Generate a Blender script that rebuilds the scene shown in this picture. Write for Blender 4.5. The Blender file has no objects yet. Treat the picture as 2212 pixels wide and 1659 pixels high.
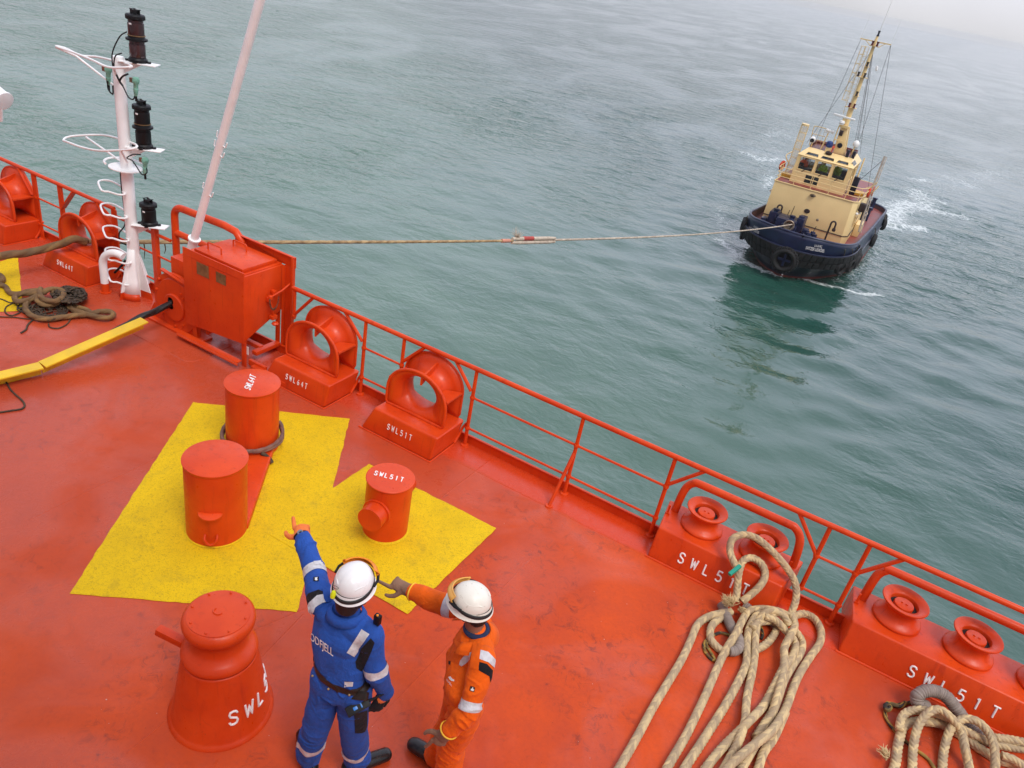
import bpy, bmesh, math, random
import numpy as np
from mathutils import Vector, Matrix, noise
from mathutils.bvhtree import BVHTree
random.seed(7)
SC = bpy.context.scene
COL = SC.collection
PI = math.pi

# ------------------------------------------------------------------ camera
FPX, CX, CY, CAMH = 1645.0, 1106.0, 829.5, 4.95      # focal length in pixels of a 2212 px wide picture
TH = math.radians(29.5); ROLL = math.atan2(0.1935, 0.981); YAW = math.radians(24.545)
def _rz(x, y, z):
    c, s = math.cos(YAW), math.sin(YAW)
    return Vector((c*x - s*y, s*x + c*y, z))
FW = _rz(0, math.cos(TH), -math.sin(TH)); _up = _rz(0, math.sin(TH), math.cos(TH)); _rt = _rz(1, 0, 0)
_s, _c = math.sin(ROLL), math.cos(ROLL)
RT = _c*_rt + _s*_up; UP = -_s*_rt + _c*_up
CAM = Vector((0, 0, CAMH))
cd = bpy.data.cameras.new("camera"); cd.sensor_width = 36; cd.lens = FPX/2212*36; cd.clip_end = 9000; cd.clip_start = 0.05
cam = bpy.data.objects.new("camera", cd); COL.objects.link(cam); SC.camera = cam
M = Matrix.Identity(4)
for i in range(3):
    M[i][0] = RT[i]; M[i][1] = UP[i]; M[i][2] = -FW[i]; M[i][3] = CAM[i]
cam.matrix_world = M
SEA_Z = -11.9

# ------------------------------------------------------------------ light
SUN_EL, SUN_AZ = math.radians(56), math.radians(-32)    # azimuth of the sun measured from +X towards +Y
w = bpy.data.worlds.new("World"); SC.world = w; w.use_nodes = True
nt = w.node_tree; nt.nodes.clear()
sky = nt.nodes.new("ShaderNodeTexSky"); sky.sky_type = 'NISHITA'; sky.sun_disc = False
sky.sun_elevation = SUN_EL; sky.sun_rotation = math.radians(90) - SUN_AZ
sky.air_density = 1.0; sky.dust_density = 4.0; sky.ozone_density = 1.0
hs = nt.nodes.new("ShaderNodeHueSaturation"); hs.inputs['Saturation'].default_value = 0.22
tc = nt.nodes.new("ShaderNodeTexCoord"); cn = nt.nodes.new("ShaderNodeTexNoise")
cn.inputs['Scale'].default_value = 1.7; cn.inputs['Detail'].default_value = 4
mr = nt.nodes.new("ShaderNodeMapRange"); mr.inputs[1].default_value = .3; mr.inputs[2].default_value = .7; mr.inputs[3].default_value = .8; mr.inputs[4].default_value = 1.2
mx = nt.nodes.new("ShaderNodeMix"); mx.data_type = 'RGBA'; mx.blend_type = 'MIX'; mx.inputs[0].default_value = 0.65
sxz = nt.nodes.new("ShaderNodeSeparateXYZ"); nt.links.new(tc.outputs['Generated'], sxz.inputs[0]); el = nt.nodes.new("ShaderNodeMapRange")
el.inputs[1].default_value = 0.0; el.inputs[2].default_value = .22; nt.links.new(sxz.outputs[2], el.inputs[0])
cm = nt.nodes.new("ShaderNodeMix"); cm.data_type = 'RGBA'; cm.inputs[6].default_value = (4.6, 4.55, 4.7, 1); cm.inputs[7].default_value = (6.3, 6.55, 8.2, 1)
nt.links.new(el.outputs[0], cm.inputs[0]); nt.links.new(cm.outputs[2], mx.inputs[7])    # cloud deck: warm white low down, blue-grey above
mu = nt.nodes.new("ShaderNodeVectorMath"); mu.operation = 'SCALE'
dt = nt.nodes.new("ShaderNodeVectorMath"); dt.operation = 'DOT_PRODUCT'; dt.inputs[1].default_value = (.10, .95, .28); nt.links.new(tc.outputs['Generated'], dt.inputs[0])
dm = nt.nodes.new("ShaderNodeMapRange"); dm.inputs[1].default_value = .0; dm.inputs[2].default_value = 1.0; dm.inputs[3].default_value = .72; dm.inputs[4].default_value = 1.30; nt.links.new(dt.outputs['Value'], dm.inputs[0])   # thinner, brighter cloud out over the water
m2 = nt.nodes.new("ShaderNodeMath"); m2.operation = 'MULTIPLY'; nt.links.new(mr.outputs[0], m2.inputs[0]); nt.links.new(dm.outputs[0], m2.inputs[1])
bg = nt.nodes.new("ShaderNodeBackground"); bg.inputs[1].default_value = 0.12
ow = nt.nodes.new("ShaderNodeOutputWorld")
L = nt.links.new
L(sky.outputs[0], hs.inputs['Color']); L(hs.outputs[0], mx.inputs[6]); L(tc.outputs['Generated'], cn.inputs['Vector']); L(cn.outputs[0], mr.inputs[0])
L(mx.outputs[2], mu.inputs[0]); L(m2.outputs[0], mu.inputs['Scale']); L(mu.outputs[0], bg.inputs[0]); L(bg.outputs[0], ow.inputs[0])
sd = bpy.data.lights.new("sun", 'SUN'); sd.energy = 1.25; sd.angle = math.radians(25); sd.color = (1, .96, .9)
sun = bpy.data.objects.new("sun", sd); COL.objects.link(sun)
_d = Vector((math.cos(SUN_EL)*math.cos(SUN_AZ), math.cos(SUN_EL)*math.sin(SUN_AZ), math.sin(SUN_EL)))
sun.rotation_euler = _d.to_track_quat('Z', 'Y').to_euler()
SC.view_settings.view_transform = 'Standard'; SC.view_settings.look = 'None'; SC.view_settings.gamma = 1
SC.view_settings.exposure = 0.53
SC.cycles.volume_bounces = 1

# ------------------------------------------------------------------ pixel rays -> points in the world (2212 x 1659 measure of the photograph)
def Z(ox, oy, k): return lambda x, y: ((ox + x*k)*.548611, (oy + y*k)*.548611)
z1 = Z(0, 0, .4557); z2 = Z(0, 600, .4557); z3 = Z(500, 900, .4557); z4 = Z(1300, 1200, .4557); z5 = Z(250, 1400, .4557); z6 = Z(500, 2200, .4967)
z7 = Z(1100, 1950, .6473); z8 = Z(2400, 1800, .4557); z9 = Z(2400, 2268, .4557); z10 = Z(3024, 2200, .4968); zt = Z(2800, 700, .3617); zt2 = Z(3000, 450, .2411)
za = Z(0, 900, .4521)
def ray(q): return FW*FPX + RT*(q[0]-CX) - UP*(q[1]-CY)
def pz(q, z): d = ray(q); return CAM + d*((z-CAMH)/d.z)
def py(q, y): d = ray(q); return CAM + d*(y/d.y)
def far(S, q, Ln, sgn=1):
    d = ray(q).normalized(); o = CAM - Vector(S); b = o.dot(d); D = b*b - (o.dot(o) - Ln*Ln)
    return CAM + d*(-b + sgn*math.sqrt(max(D, 0)))

# ------------------------------------------------------------------ node materials
def mat(name): 
    m = bpy.data.materials.new(name); m.use_nodes = True
    return m, m.node_tree, m.node_tree.nodes['Principled BSDF']
def nd(t, typ, **kw):
    n = t.nodes.new(typ)
    for k, v in kw.items():
        if k.startswith('i_'): 
            kk = k[2:]; n.inputs[int(kk) if kk.isdigit() else kk].default_value = v
        else: setattr(n, k, v)
    return n
def noise_n(t, scale, detail=4, rough=.55, dist=0, src='Object', sc3=None):
    tcn = nd(t, "ShaderNodeTexCoord"); n = nd(t, "ShaderNodeTexNoise"); n.inputs['Scale'].default_value = scale
    n.inputs['Detail'].default_value = detail; n.inputs['Roughness'].default_value = rough; n.inputs['Distortion'].default_value = dist
    if sc3:
        mp = nd(t, "ShaderNodeMapping"); mp.inputs['Scale'].default_value = sc3
        t.links.new(tcn.outputs[src], mp.inputs[0]); t.links.new(mp.outputs[0], n.inputs['Vector'])
    else: t.links.new(tcn.outputs[src], n.inputs['Vector'])
    return n
def mrange(t, src, a, b, c, d):
    n = nd(t, "ShaderNodeMapRange", i_1=a, i_2=b, i_3=c, i_4=d); t.links.new(src, n.inputs[0]); return n.outputs[0]
def mix(t, fac, a, b, blend='MIX'):
    n = nd(t, "ShaderNodeMix", data_type='RGBA', blend_type=blend)
    for i, v in ((0, fac), (6, a), (7, b)):
        if hasattr(v, 'links'): t.links.new(v, n.inputs[i])
        else: n.inputs[i].default_value = v if i == 0 else (*v, 1)
    return n.outputs[2]
def bump(t, bs, h, strength=.3, dist=.01):
    b = nd(t, "ShaderNodeBump"); b.inputs['Strength'].default_value = strength; b.inputs['Distance'].default_value = dist
    t.links.new(h, b.inputs['Height']); t.links.new(b.outputs[0], bs.inputs['Normal']); return b
def simple(name, col, rough=.5, metal=0, var=.15, scale=6, bstr=0, bscale=60, bdist=.003, spec=.5, coat=0):
    m, t, bs = mat(name)
    n = noise_n(t, scale, 5)
    dark = tuple(c*(1-var) for c in col); lite = tuple(min(1, c*(1+var)) for c in col)
    t.links.new(mix(t, mrange(t, n.outputs[0], .3, .7, 0, 1), dark, lite), bs.inputs['Base Color'])
    bs.inputs['Roughness'].default_value = rough; bs.inputs['Metallic'].default_value = metal
    bs.inputs['Specular IOR Level'].default_value = spec; bs.inputs['Coat Weight'].default_value = coat
    t.links.new(mrange(t, n.outputs[0], .3, .7, max(.02, rough-.08), min(1, rough+.08)), bs.inputs['Roughness'])
    if bstr: bump(t, bs, noise_n(t, bscale, 3).outputs[0], bstr, bdist)
    return m
RED = (.66, .034, .007)
def paint_red():
    m, t, bs = mat('red_orange_marine_paint')
    n = noise_n(t, 2.5, 6, .6); n2 = noise_n(t, 22, 5, .6)
    c = mix(t, mrange(t, n.outputs[0], .35, .68, 0, 1), (.60, .044, .004), (.72, .068, .007))
    c = mix(t, mrange(t, n2.outputs[0], .62, .78, 0, .35), c, (.40, .04, .02))
    n3 = noise_n(t, 60, 2, .5); c = mix(t, mrange(t, n3.outputs[0], .73, .78, 0, .8), c, (.16, .04, .025))
    n4 = noise_n(t, 7, 8, .78, .8); c = mix(t, mrange(t, n4.outputs[0], .60, .74, 0, .55), c, (.30, .03, .014))
    st = noise_n(t, 3.0, 5, .6, .3, sc3=(5, 5, .5)); c = mix(t, mrange(t, st.outputs[0], .56, .74, 0, .5), c, (.36, .018, .004))
    t.links.new(c, bs.inputs['Base Color'])
    t.links.new(mrange(t, n2.outputs[0], .3, .7, .26, .5), bs.inputs['Roughness'])
    bs.inputs['Specular IOR Level'].default_value = .36; bump(t, bs, noise_n(t, 35, 3).outputs[0], .12, .004)
    return m
def deck_mat():
    m, t, bs = mat('red_deck_paint')
    big = noise_n(t, .33, 5, .6, .4); mid = noise_n(t, 2.2, 7, .68, .3); fine = noise_n(t, 28, 6, .7); gr = noise_n(t, 9, 8, .8, .9)
    c = mix(t, mrange(t, big.outputs[0], .35, .68, 0, 1), (.48, .056, .014), (.72, .092, .012))
    c = mix(t, mrange(t, mid.outputs[0], .38, .7, 0, .38), c, (.36, .050, .030))
    c = mix(t, mrange(t, fine.outputs[0], .45, .75, 0, .3), c, (.34, .04, .026))
    gm_ = nd(t, 'ShaderNodeMath', operation='MULTIPLY'); t.links.new(mrange(t, gr.outputs[0], .51, .66, 0, .85), gm_.inputs[0]); t.links.new(mrange(t, noise_n(t, 1.3, 4, .6, .5).outputs[0], .44, .62, .08, 1), gm_.inputs[1]); c = mix(t, gm_.outputs[0], c, (.13, .030, .026))
    sp = noise_n(t, 70, 2, .5); c = mix(t, mrange(t, sp.outputs[0], .735, .765, 0, .85), c, (.07, .02, .02))
    sw = noise_n(t, 46, 1, .5); c = mix(t, mrange(t, sw.outputs[0], .80, .815, 0, .9), c, (.6, .5, .45))
    gp = nd(t, "ShaderNodeNewGeometry"); sp_ = nd(t, "ShaderNodeSeparateXYZ"); t.links.new(gp.outputs['Position'], sp_.inputs[0])
    wob = nd(t, "ShaderNodeMath", operation='MULTIPLY_ADD', i_1=.22); t.links.new(mid.outputs[0], wob.inputs[0]); t.links.new(sp_.outputs['Y'], wob.inputs[2])
    strip = mrange(t, wob.outputs[0], 6.10, 6.16, 0, 1)       # fresher paint along the coaming
    c = mix(t, strip, c, (.62, .050, .008))
    lefty = mrange(t, sp_.outputs['X'], -1.5, -5.5, 0, 1)     # duller, darker red towards the left end
    c = mix(t, mrange(t, mid.outputs[0], .3, .62, 0, .35), c, (.40, .055, .022)) if False else c
    dl_ = nd(t, "ShaderNodeMath", operation='MULTIPLY', i_1=.55); t.links.new(lefty, dl_.inputs[0]); c = mix(t, dl_.outputs[0], c, (.40, .062, .032))
    t.links.new(c, bs.inputs['Base Color'])
    wet = noise_n(t, .8, 4, .6, .8)
    wl = nd(t, "ShaderNodeMath", operation='MULTIPLY_ADD', i_1=-.12); t.links.new(lefty, wl.inputs[0]); t.links.new(wet.outputs[0], wl.inputs[2])
    r = mix(t, mrange(t, wl.outputs[0], .36, .54, 0, 1), (.17, .17, .17), (.46, .46, .46)); r = mix(t, strip, r, (.2, .2, .2))
    r2 = mix(t, mrange(t, gr.outputs[0], .4, .7, 0, .6), r, (.65, .65, .65))
    t.links.new(r2, bs.inputs['Roughness'])
    wsp = nd(t, 'ShaderNodeMath', operation='MAXIMUM'); t.links.new(mrange(t, wl.outputs[0], .36, .54, .48, .13), wsp.inputs[0]); t.links.new(mrange(t, strip, 0, 1, .1, .42), wsp.inputs[1]); t.links.new(wsp.outputs[0], bs.inputs['Specular IOR Level']); bump(t, bs, fine.outputs[0], .25, .004)
    return m
def yellow_deck():
    m, t, bs = mat('yellow_nonskid_paint')
    a = noise_n(t, 44, 6, .72, 1.6); b = noise_n(t, 2.2, 6, .65); s = noise_n(t, 5, 6, .7)
    c = mix(t, mrange(t, b.outputs[0], .35, .7, 0, 1), (.68, .44, .003), (.80, .53, .003))
    c = mix(t, mrange(t, a.outputs[0], .50, .62, 0, .6), c, (.34, .20, .008))
    c = mix(t, mrange(t, s.outputs[0], .54, .76, 0, .42), c, (.22, .15, .03))
    c = mix(t, mrange(t, noise_n(t, 9, 4, .6).outputs[0], .735, .75, 0, .8), c, (.5, .04, .015))
    t.links.new(c, bs.inputs['Base Color']); bs.inputs['Roughness'].default_value = .75; bs.inputs['Specular IOR Level'].default_value = .25
    bump(t, bs, a.outputs[0], .5, .005)
    return m
MR = paint_red(); MDECK = deck_mat(); MYD = yellow_deck()
MWHITE = simple('white_mast_paint', (.88, .87, .86), .4, var=.06, scale=5, bstr=.1)
MLET = simple('white_lettering_paint', (.86, .82, .80), .5, var=.05)
MBLACK = simple('black_plastic', (.007, .007, .008), .5, var=.3, spec=.25)
MBLACKM = simple('black_matt', (.02, .019, .018), .7, var=.3, bstr=.2)
MYEL = simple('yellow_wood_paint', (.78, .50, .02), .5, var=.12, scale=5, bstr=.3, bscale=30)
MGREEN = simple('weathered_green_bronze', (.18, .42, .32), .6, var=.4, scale=20)
MBRASS = simple('tarnished_plate', (.22, .13, .055), .45, metal=.3, var=.35, scale=14)
MRUST = simple('rusty_steel', (.18, .07, .035), .7, var=.5, scale=25)
MWIRE = simple('greased_wire_rope', (.015, .013, .012), .35, var=.5, scale=30)
MLENS = simple('dark_lens_glass', (.05, .028, .03), .12, var=.3)

# ------------------------------------------------------------------ mesh helpers
def frames(pts, closed=False):
    n = len(pts); T = []
    for i in range(n):
        a = pts[(i-1) % n] if (closed or i > 0) else pts[0]; b = pts[(i+1) % n] if (closed or i < n-1) else pts[-1]
        d = (b - a); T.append(d.normalized() if d.length > 1e-9 else Vector((0, 0, 1)))
    up = Vector((0, 0, 1)) if abs(T[0].z) < .9 else Vector((1, 0, 0))
    N = [(up - T[0]*up.dot(T[0])).normalized()]
    for i in range(1, n):
        v = N[-1] - T[i]*N[-1].dot(T[i]); N.append(v.normalized() if v.length > 1e-9 else N[-1])
    return T, N
def spline(P, step=.02, closed=False):
    P = [Vector(p) for p in P]; n = len(P); out = []
    segs = n if closed else n-1
    for i in range(segs):
        p1 = P[i]; p2 = P[(i+1) % n]
        p0 = P[(i-1) % n] if (closed or i > 0) else p1*2 - p2; p3 = P[(i+2) % n] if (closed or i+2 < n) else p2*2 - p1
        k = max(2, int((p2-p1).length/step))
        for j in range(k):
            t = j/k; t2 = t*t; t3 = t2*t
            out.append(.5*((2*p1) + (p2-p0)*t + (2*p0-5*p1+4*p2-p3)*t2 + (3*p1-p0-3*p2+p3)*t3))
    if not closed: out.append(P[-1])
    return out
def resample(P, step):
    out = [P[0]]; acc = 0
    for a, b in zip(P[:-1], P[1:]):
        d = (b-a).length
        while acc + d >= step and d > 0:
            a = a + (b-a)*((step-acc)/d); d = (b-a).length; acc = 0; out.append(a)
        acc += d
    return out
class MB:
    def __init__(s): s.v = []; s.f = []; s.m = []; s.mi = 0
    def add(s, vs, fs):
        o = len(s.v); s.v += [tuple(v) for v in vs]; s.f += [tuple(i+o for i in f) for f in fs]; s.m += [s.mi]*len(fs); return s
    def hexa(s, p): return s.add(p, [(0, 3, 2, 1), (4, 5, 6, 7), (0, 1, 5, 4), (1, 2, 6, 5), (2, 3, 7, 6), (3, 0, 4, 7)])
    def box(s, x0, x1, y0, y1, z0, z1, T=None):
        p = [Vector(q) for q in ((x0, y0, z0), (x1, y0, z0), (x1, y1, z0), (x0, y1, z0), (x0, y0, z1), (x1, y0, z1), (x1, y1, z1), (x0, y1, z1))]
        return s.hexa([T @ q for q in p] if T else p)
    def bar(s, a, b, wd, ht, up=(0, 0, 1)):
        a = Vector(a); b = Vector(b); d = (b-a).normalized(); u = Vector(up); u = (u - d*u.dot(d)).normalized(); r = d.cross(u)
        p = []
        for c in (a, b):
            p += [c - r*wd/2 - u*ht/2, c + r*wd/2 - u*ht/2, c + r*wd/2 + u*ht/2, c - r*wd/2 + u*ht/2]
        return s.hexa(p)
    def tube(s, pts, r, n=12, closed=False, cap=True, flat=1.0):
        pts = [Vector(p) for p in pts]; T, N = frames(pts, closed); vs = []; fs = []; m = len(pts)
        for i, p in enumerate(pts):
            B = T[i].cross(N[i]); rr = r[i] if isinstance(r, (list, tuple)) else r
            for j in range(n):
                a = 2*PI*j/n; vs.append(p + (N[i]*math.cos(a)*flat + B*math.sin(a))*rr)
        for i in range(m if closed else m-1):
            for j in range(n):
                k = (i+1) % m; fs.append((i*n+j, i*n+(j+1) % n, k*n+(j+1) % n, k*n+j))
        if cap and not closed: fs.append(tuple(range(n-1, -1, -1))); fs.append(tuple((m-1)*n+j for j in range(n)))
        return s.add(vs, fs)
    def lathe(s, prof, o=(0, 0, 0), ax=(0, 0, 1), n=32, squash=(1, 1)):
        o = Vector(o); ax = Vector(ax).normalized(); u = Vector((1, 0, 0)) if abs(ax.x) < .9 else Vector((0, 1, 0)); u = (u - ax*u.dot(ax)).normalized(); w_ = ax.cross(u)
        vs = []; fs = []
        for r, h in prof:
            for j in range(n):
                a = 2*PI*j/n; vs.append(o + ax*h + u*math.cos(a)*r*squash[0] + w_*math.sin(a)*r*squash[1])
        for i in range(len(prof)-1):
            for j in range(n): fs.append((i*n+j, i*n+(j+1) % n, (i+1)*n+(j+1) % n, (i+1)*n+j))
        if prof[0][0] > 1e-6: fs.append(tuple(range(n-1, -1, -1)))
        if prof[-1][0] > 1e-6: fs.append(tuple((len(prof)-1)*n+j for j in range(n)))
        return s.add(vs, fs)
    def prism(s, poly, d):
        d = Vector(d); n = len(poly); P = [Vector(p) for p in poly]
        return s.add(P + [p+d for p in P], [tuple(range(n-1, -1, -1)), tuple(range(n, 2*n))] + [(i, (i+1) % n, n+(i+1) % n, n+i) for i in range(n)])
    def build(s, name, m, parent=None, bev=0, ang=35, seg=2):
        me = bpy.data.meshes.new(name); me.from_pydata(s.v, [], s.f)
        for mm in (m if isinstance(m, (list, tuple)) else [m]): me.materials.append(mm)
        if any(s.m): me.polygons.foreach_set('material_index', s.m)
        bm = bmesh.new(); bm.from_mesh(me)
        bmesh.ops.remove_doubles(bm, verts=bm.verts, dist=1e-6)
        bmesh.ops.recalc_face_normals(bm, faces=bm.faces)
        if bev:
            es = [e for e in bm.edges if len(e.link_faces) == 2 and e.calc_face_angle(0) > math.radians(40)]
            bmesh.ops.bevel(bm, geom=es, offset=bev, segments=seg, affect='EDGES', profile=.6, clamp_overlap=True)
        bm.to_mesh(me); bm.free()
        return link(name, me, parent, ang)
def link(name, me, parent=None, ang=35):
    me.shade_smooth()
    if ang is not None: me.set_sharp_from_angle(angle=math.radians(ang))
    o = bpy.data.objects.new(name, me); COL.objects.link(o)
    if parent is not None: setpar(o, parent)
    return o
def world_inv(p):
    m = Matrix.Identity(4); chain = []
    while p is not None: chain.append(p); p = p.parent
    for q in reversed(chain): m = m @ (q.matrix_parent_inverse if q.parent else Matrix.Identity(4)) @ Matrix.LocRotScale(q.location, q.rotation_euler, q.scale)
    return m.inverted()
def setpar(o, parent): o.parent = parent; o.matrix_parent_inverse = world_inv(parent)
def tag(o, label=None, cat=None, group=None, kind=None):
    if label: o['label'] = label
    if cat: o['category'] = cat
    if group: o['group'] = group
    if kind: o['kind'] = kind
    return o
def thing(name, label, cat, loc, group=None):
    o = bpy.data.objects.new(name, None); COL.objects.link(o); o.location = loc; o.empty_display_size = .1
    return tag(o, label, cat, group)
def copy_tree(o, off, parent=None):
    c = o.copy(); COL.objects.link(c)
    if parent is None: c.location = o.location + Vector(off)
    else: c.parent = parent; c.matrix_parent_inverse = o.matrix_parent_inverse.copy()
    for ch in [q for q in bpy.data.objects if q.parent == o]: copy_tree(ch, off, c)
    return c
# stroke letters (welded-bead marks): polylines on a 0..0.7 x 0..1 cell
GL = {'S': [[(.66, .82), (.55, .96), (.35, 1), (.13, .95), (.04, .78), (.12, .6), (.35, .52), (.58, .42), (.66, .24), (.57, .07), (.35, 0), (.12, .04), (.02, .2)]],
      'W': [[(0, 1), (.17, 0), (.37, .8), (.57, 0), (.74, 1)]], 'L': [[(.05, 1), (.05, 0), (.62, 0)]],
      '5': [[(.62, 1), (.12, 1), (.07, .56), (.33, .62), (.58, .52), (.66, .3), (.56, .08), (.33, 0), (.08, .06), (.02, .16)]],
      '1': [[(.18, .82), (.34, 1), (.34, 0)]], 'I': [[(.3, 1), (.3, 0)]], 'T': [[(0, 1), (.7, 1)], [(.35, 1), (.35, 0)]],
      '6': [[(.55, .95), (.3, .85), (.1, .55), (.05, .25), (.18, .04), (.38, 0), (.58, .07), (.64, .26), (.55, .45), (.35, .52), (.12, .42)]],
      '4': [[(.5, 0), (.5, 1), (.03, .33), (.68, .33)]]}
def letters(name, text, o, xd, yd, h, adv, r, parent, surf=None, wx=.62):
    mb = MB(); o = Vector(o or (0, 0, 0)); xd = Vector(xd).normalized(); yd = Vector(yd).normalized(); nrm = xd.cross(yd)
    for i, ch in enumerate(text):
        for pl in GL[ch]:
            P = []
            for a, b in zip(pl[:-1], pl[1:]):
                for k in range(4): P.append((a[0]+(b[0]-a[0])*k/4, a[1]+(b[1]-a[1])*k/4))
            P.append(pl[-1])
            if surf: Q = [surf(i*adv + x*wx*h, y*h) for x, y in P]
            else: Q = [o + xd*(i*adv + x*wx*h) + yd*(y*h) + nrm*.0015 for x, y in P]
            mb.tube(Q, r, 8)
    return mb.build(name, MLET, parent, ang=60)
# ------------------------------------------------------------------ sea
zA = Z(2600, 0, .8438)
def wpt(q): p = pz(q, SEA_Z); return (p.x, p.y)
def axis(lo, hi, step, far_):
    a = list(np.arange(lo, hi, step)); s_ = step; x = a[-1]
    while x < far_: s_ *= 1.13; x += s_; a.append(x)
    s_ = step; x = a[0]; pre = []
    while x > -far_: s_ *= 1.13; x -= s_; pre.append(x)
    return np.array(pre[::-1] + a)
def build_sea():
    xs = axis(-40, 30, .36, 3500); ys = np.array([y for y in axis(4, 105, .36, 3500) if y > -60])
    X, Y = np.meshgrid(xs, ys); rng = np.random.RandomState(3)
    fade = 1/(1+np.maximum(0, np.hypot(X, Y-40)-60)/60)
    Zv = np.zeros_like(X)
    for k in range(34):
        lam = 1.6*(7/1.6)**rng.rand(); ang = rng.normal(1.75, .55); ph = rng.rand()*6.28; kx, ky = math.cos(ang)*6.283/lam, math.sin(ang)*6.283/lam
        q = kx*X + ky*Y + ph + 1.3*np.sin(.13*X+.21*Y+k)
        Zv += .0075*lam*(1-np.abs(np.sin(q/2)))*.9
    mask = .45+.55/(1+np.exp(-(X+6)/5))+.6*np.exp(-((X+6.5)/9)**2-((Y-62)/14)**2)
    Zv = Zv*fade*mask
    # the tug's bow wave and wash
    def lines(pts, wd, dens):
        P = [wpt(q) for q in pts]; D = np.full(X.shape, 1e9); 
        for (ax, ay), (bx, by) in zip(P[:-1], P[1:]):
            dx, dy = bx-ax, by-ay; t = np.clip(((X-ax)*dx+(Y-ay)*dy)/(dx*dx+dy*dy+1e-9), 0, 1)
            D = np.minimum(D, np.hypot(X-ax-t*dx, Y-ay-t*dy))
        return dens*np.exp(-(D/wd)**2)
    F = np.zeros_like(X)
    for pts, wd, dens in [
        ([zt(60, 720), zt(240, 850), zt(400, 1000), zt(560, 1085), zt(700, 1115), zt(900, 1130), zt(1100, 1185), zt(1250, 1225)], .5, .95),
        ([zt(1250, 1225), zt(1400, 1262), zt(1600, 1310), zt(1830, 1330)], .34, .95),
        ([zt(190, 760), zt(150, 640), zt(110, 500), zt(120, 340)], 1.1, .45),
        ([zA(1060, 1060), zA(1100, 985), zA(1170, 960), zA(1230, 985)], 2.2, .85), ([zA(1060, 1065), zA(1210, 1080)], 1.3, .85), ([zA(1190, 900), zA(1250, 990), zA(1390, 1020)], 2.2, .75),
        ([zA(1190, 845), zA(1240, 850)], 1.6, .75), ([zA(1340, 835), zA(1440, 875)], 2.6, .62), ([zA(1500, 815), zA(1590, 820)], 2.8, .62), ([zA(1060, 1000), zA(1250, 900), zA(1500, 830), zA(1690, 790)], 5.5, .42), ([zA(560, 900), zA(480, 760), zA(560, 600), zA(640, 520)], 4.5, .40), ([zA(830, 1330), zA(950, 1260), zA(1040, 1150)], 2.2, .40), ([zA(1180, 905), zA(1320, 960)], 1.6, .7),
        ([zA(400, 720), zA(460, 750), zA(560, 750)], 1.3, .75), ([zA(490, 640), zA(560, 620), zA(620, 650)], 2.0, .55), ([zA(420, 670), zA(520, 670)], 2., .45), ([zA(510, 830), zA(500, 880)], 1.0, .7),
        ([zA(1085, 640), zA(1125, 648)], 1.0, .6), ([zA(1000, 1180), zA(960, 1240), zA(930, 1280)], .9, .45)]:
        F = np.maximum(F, lines(pts, wd, dens))
    R1 = np.hypot((X+6.4)/1.0, (Y-60)/1.5); Zv += .028*np.exp(-((R1-11)/8)**2)*np.sin(R1*2.6+1.2*np.sin(X*.35)+1.1*np.sin(Y*.27))
    R2 = (X+6.4)*.92-(Y-58)*.38; Zv += .020*np.exp(-((R2-12)/9)**2)*np.sin(R2*3.3+np.sin(Y*.3)*1.5)*(1/(1+np.exp(-(Y-40)/6)))
    Zv += F*.05*np.sin(X*5.1+Y*3.7)*np.cos(Y*6.3-X*2)
    nx, ny = len(xs), len(ys)
    V = np.stack([X.ravel(), Y.ravel(), SEA_Z+Zv.ravel()], 1)
    idx = np.arange(nx*ny).reshape(ny, nx)
    Fq = np.stack([idx[:-1, :-1].ravel(), idx[:-1, 1:].ravel(), idx[1:, 1:].ravel(), idx[1:, :-1].ravel()], 1)
    me = bpy.data.meshes.new('sea'); me.vertices.add(len(V)); me.vertices.foreach_set('co', V.ravel())
    me.loops.add(Fq.size); me.loops.foreach_set('vertex_index', Fq.ravel()); me.polygons.add(len(Fq)); me.polygons.foreach_set('loop_start', np.arange(0, Fq.size, 4))
    me.update(calc_edges=True)
    at = me.attributes.new('foam', 'FLOAT', 'POINT'); at.data.foreach_set('value', F.ravel().astype(np.float32))
    m, t, bs = mat('harbour_water')
    big = noise_n(t, .035, 3, .5); med = noise_n(t, .16, 5, .6, 1.0)
    geo = nd(t, "ShaderNodeNewGeometry"); sx = nd(t, "ShaderNodeSeparateXYZ"); t.links.new(geo.outputs['Position'], sx.inputs[0])
    sxy = nd(t, 'ShaderNodeMath', operation='MULTIPLY_ADD', i_1=1.2); t.links.new(sx.outputs['X'], sxy.inputs[0]); t.links.new(sx.outputs['Y'], sxy.inputs[2]); silt = mrange(t, sxy.outputs[0], 6, 46, 1, 0)          # silty green plume on one side, clearer deep water on the other
    body = mix(t, silt, (.012, .062, .046), (.098, .172, .128))
    body = mix(t, mrange(t, med.outputs[0], .42, .66, 0, .4), body, (.045, .105, .080))
    fa = nd(t, "ShaderNodeAttribute", attribute_name='foam')
    fn = noise_n(t, 2.2, 8, .68, 2.2); fn2 = noise_n(t, .7, 4, .6, .5)
    vo = nd(t, "ShaderNodeTexVoronoi", feature='DISTANCE_TO_EDGE'); vo.inputs['Scale'].default_value = 1.5; vm = nd(t, "ShaderNodeMix", data_type='VECTOR', i_0=.25); tcv = nd(t, "ShaderNodeTexCoord"); t.links.new(tcv.outputs['Object'], vm.inputs[4]); t.links.new(noise_n(t, 1.4, 4, .6).outputs['Color'], vm.inputs[5]); t.links.new(vm.outputs[1], vo.inputs['Vector'])
    lace = mrange(t, vo.outputs['Distance'], 0, .16, .20, 0)
    su0 = nd(t, "ShaderNodeMath", operation='MULTIPLY_ADD', i_1=.60); t.links.new(lace, su0.inputs[2]); t.links.new(fa.outputs['Fac'], su0.inputs[0])
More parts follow.
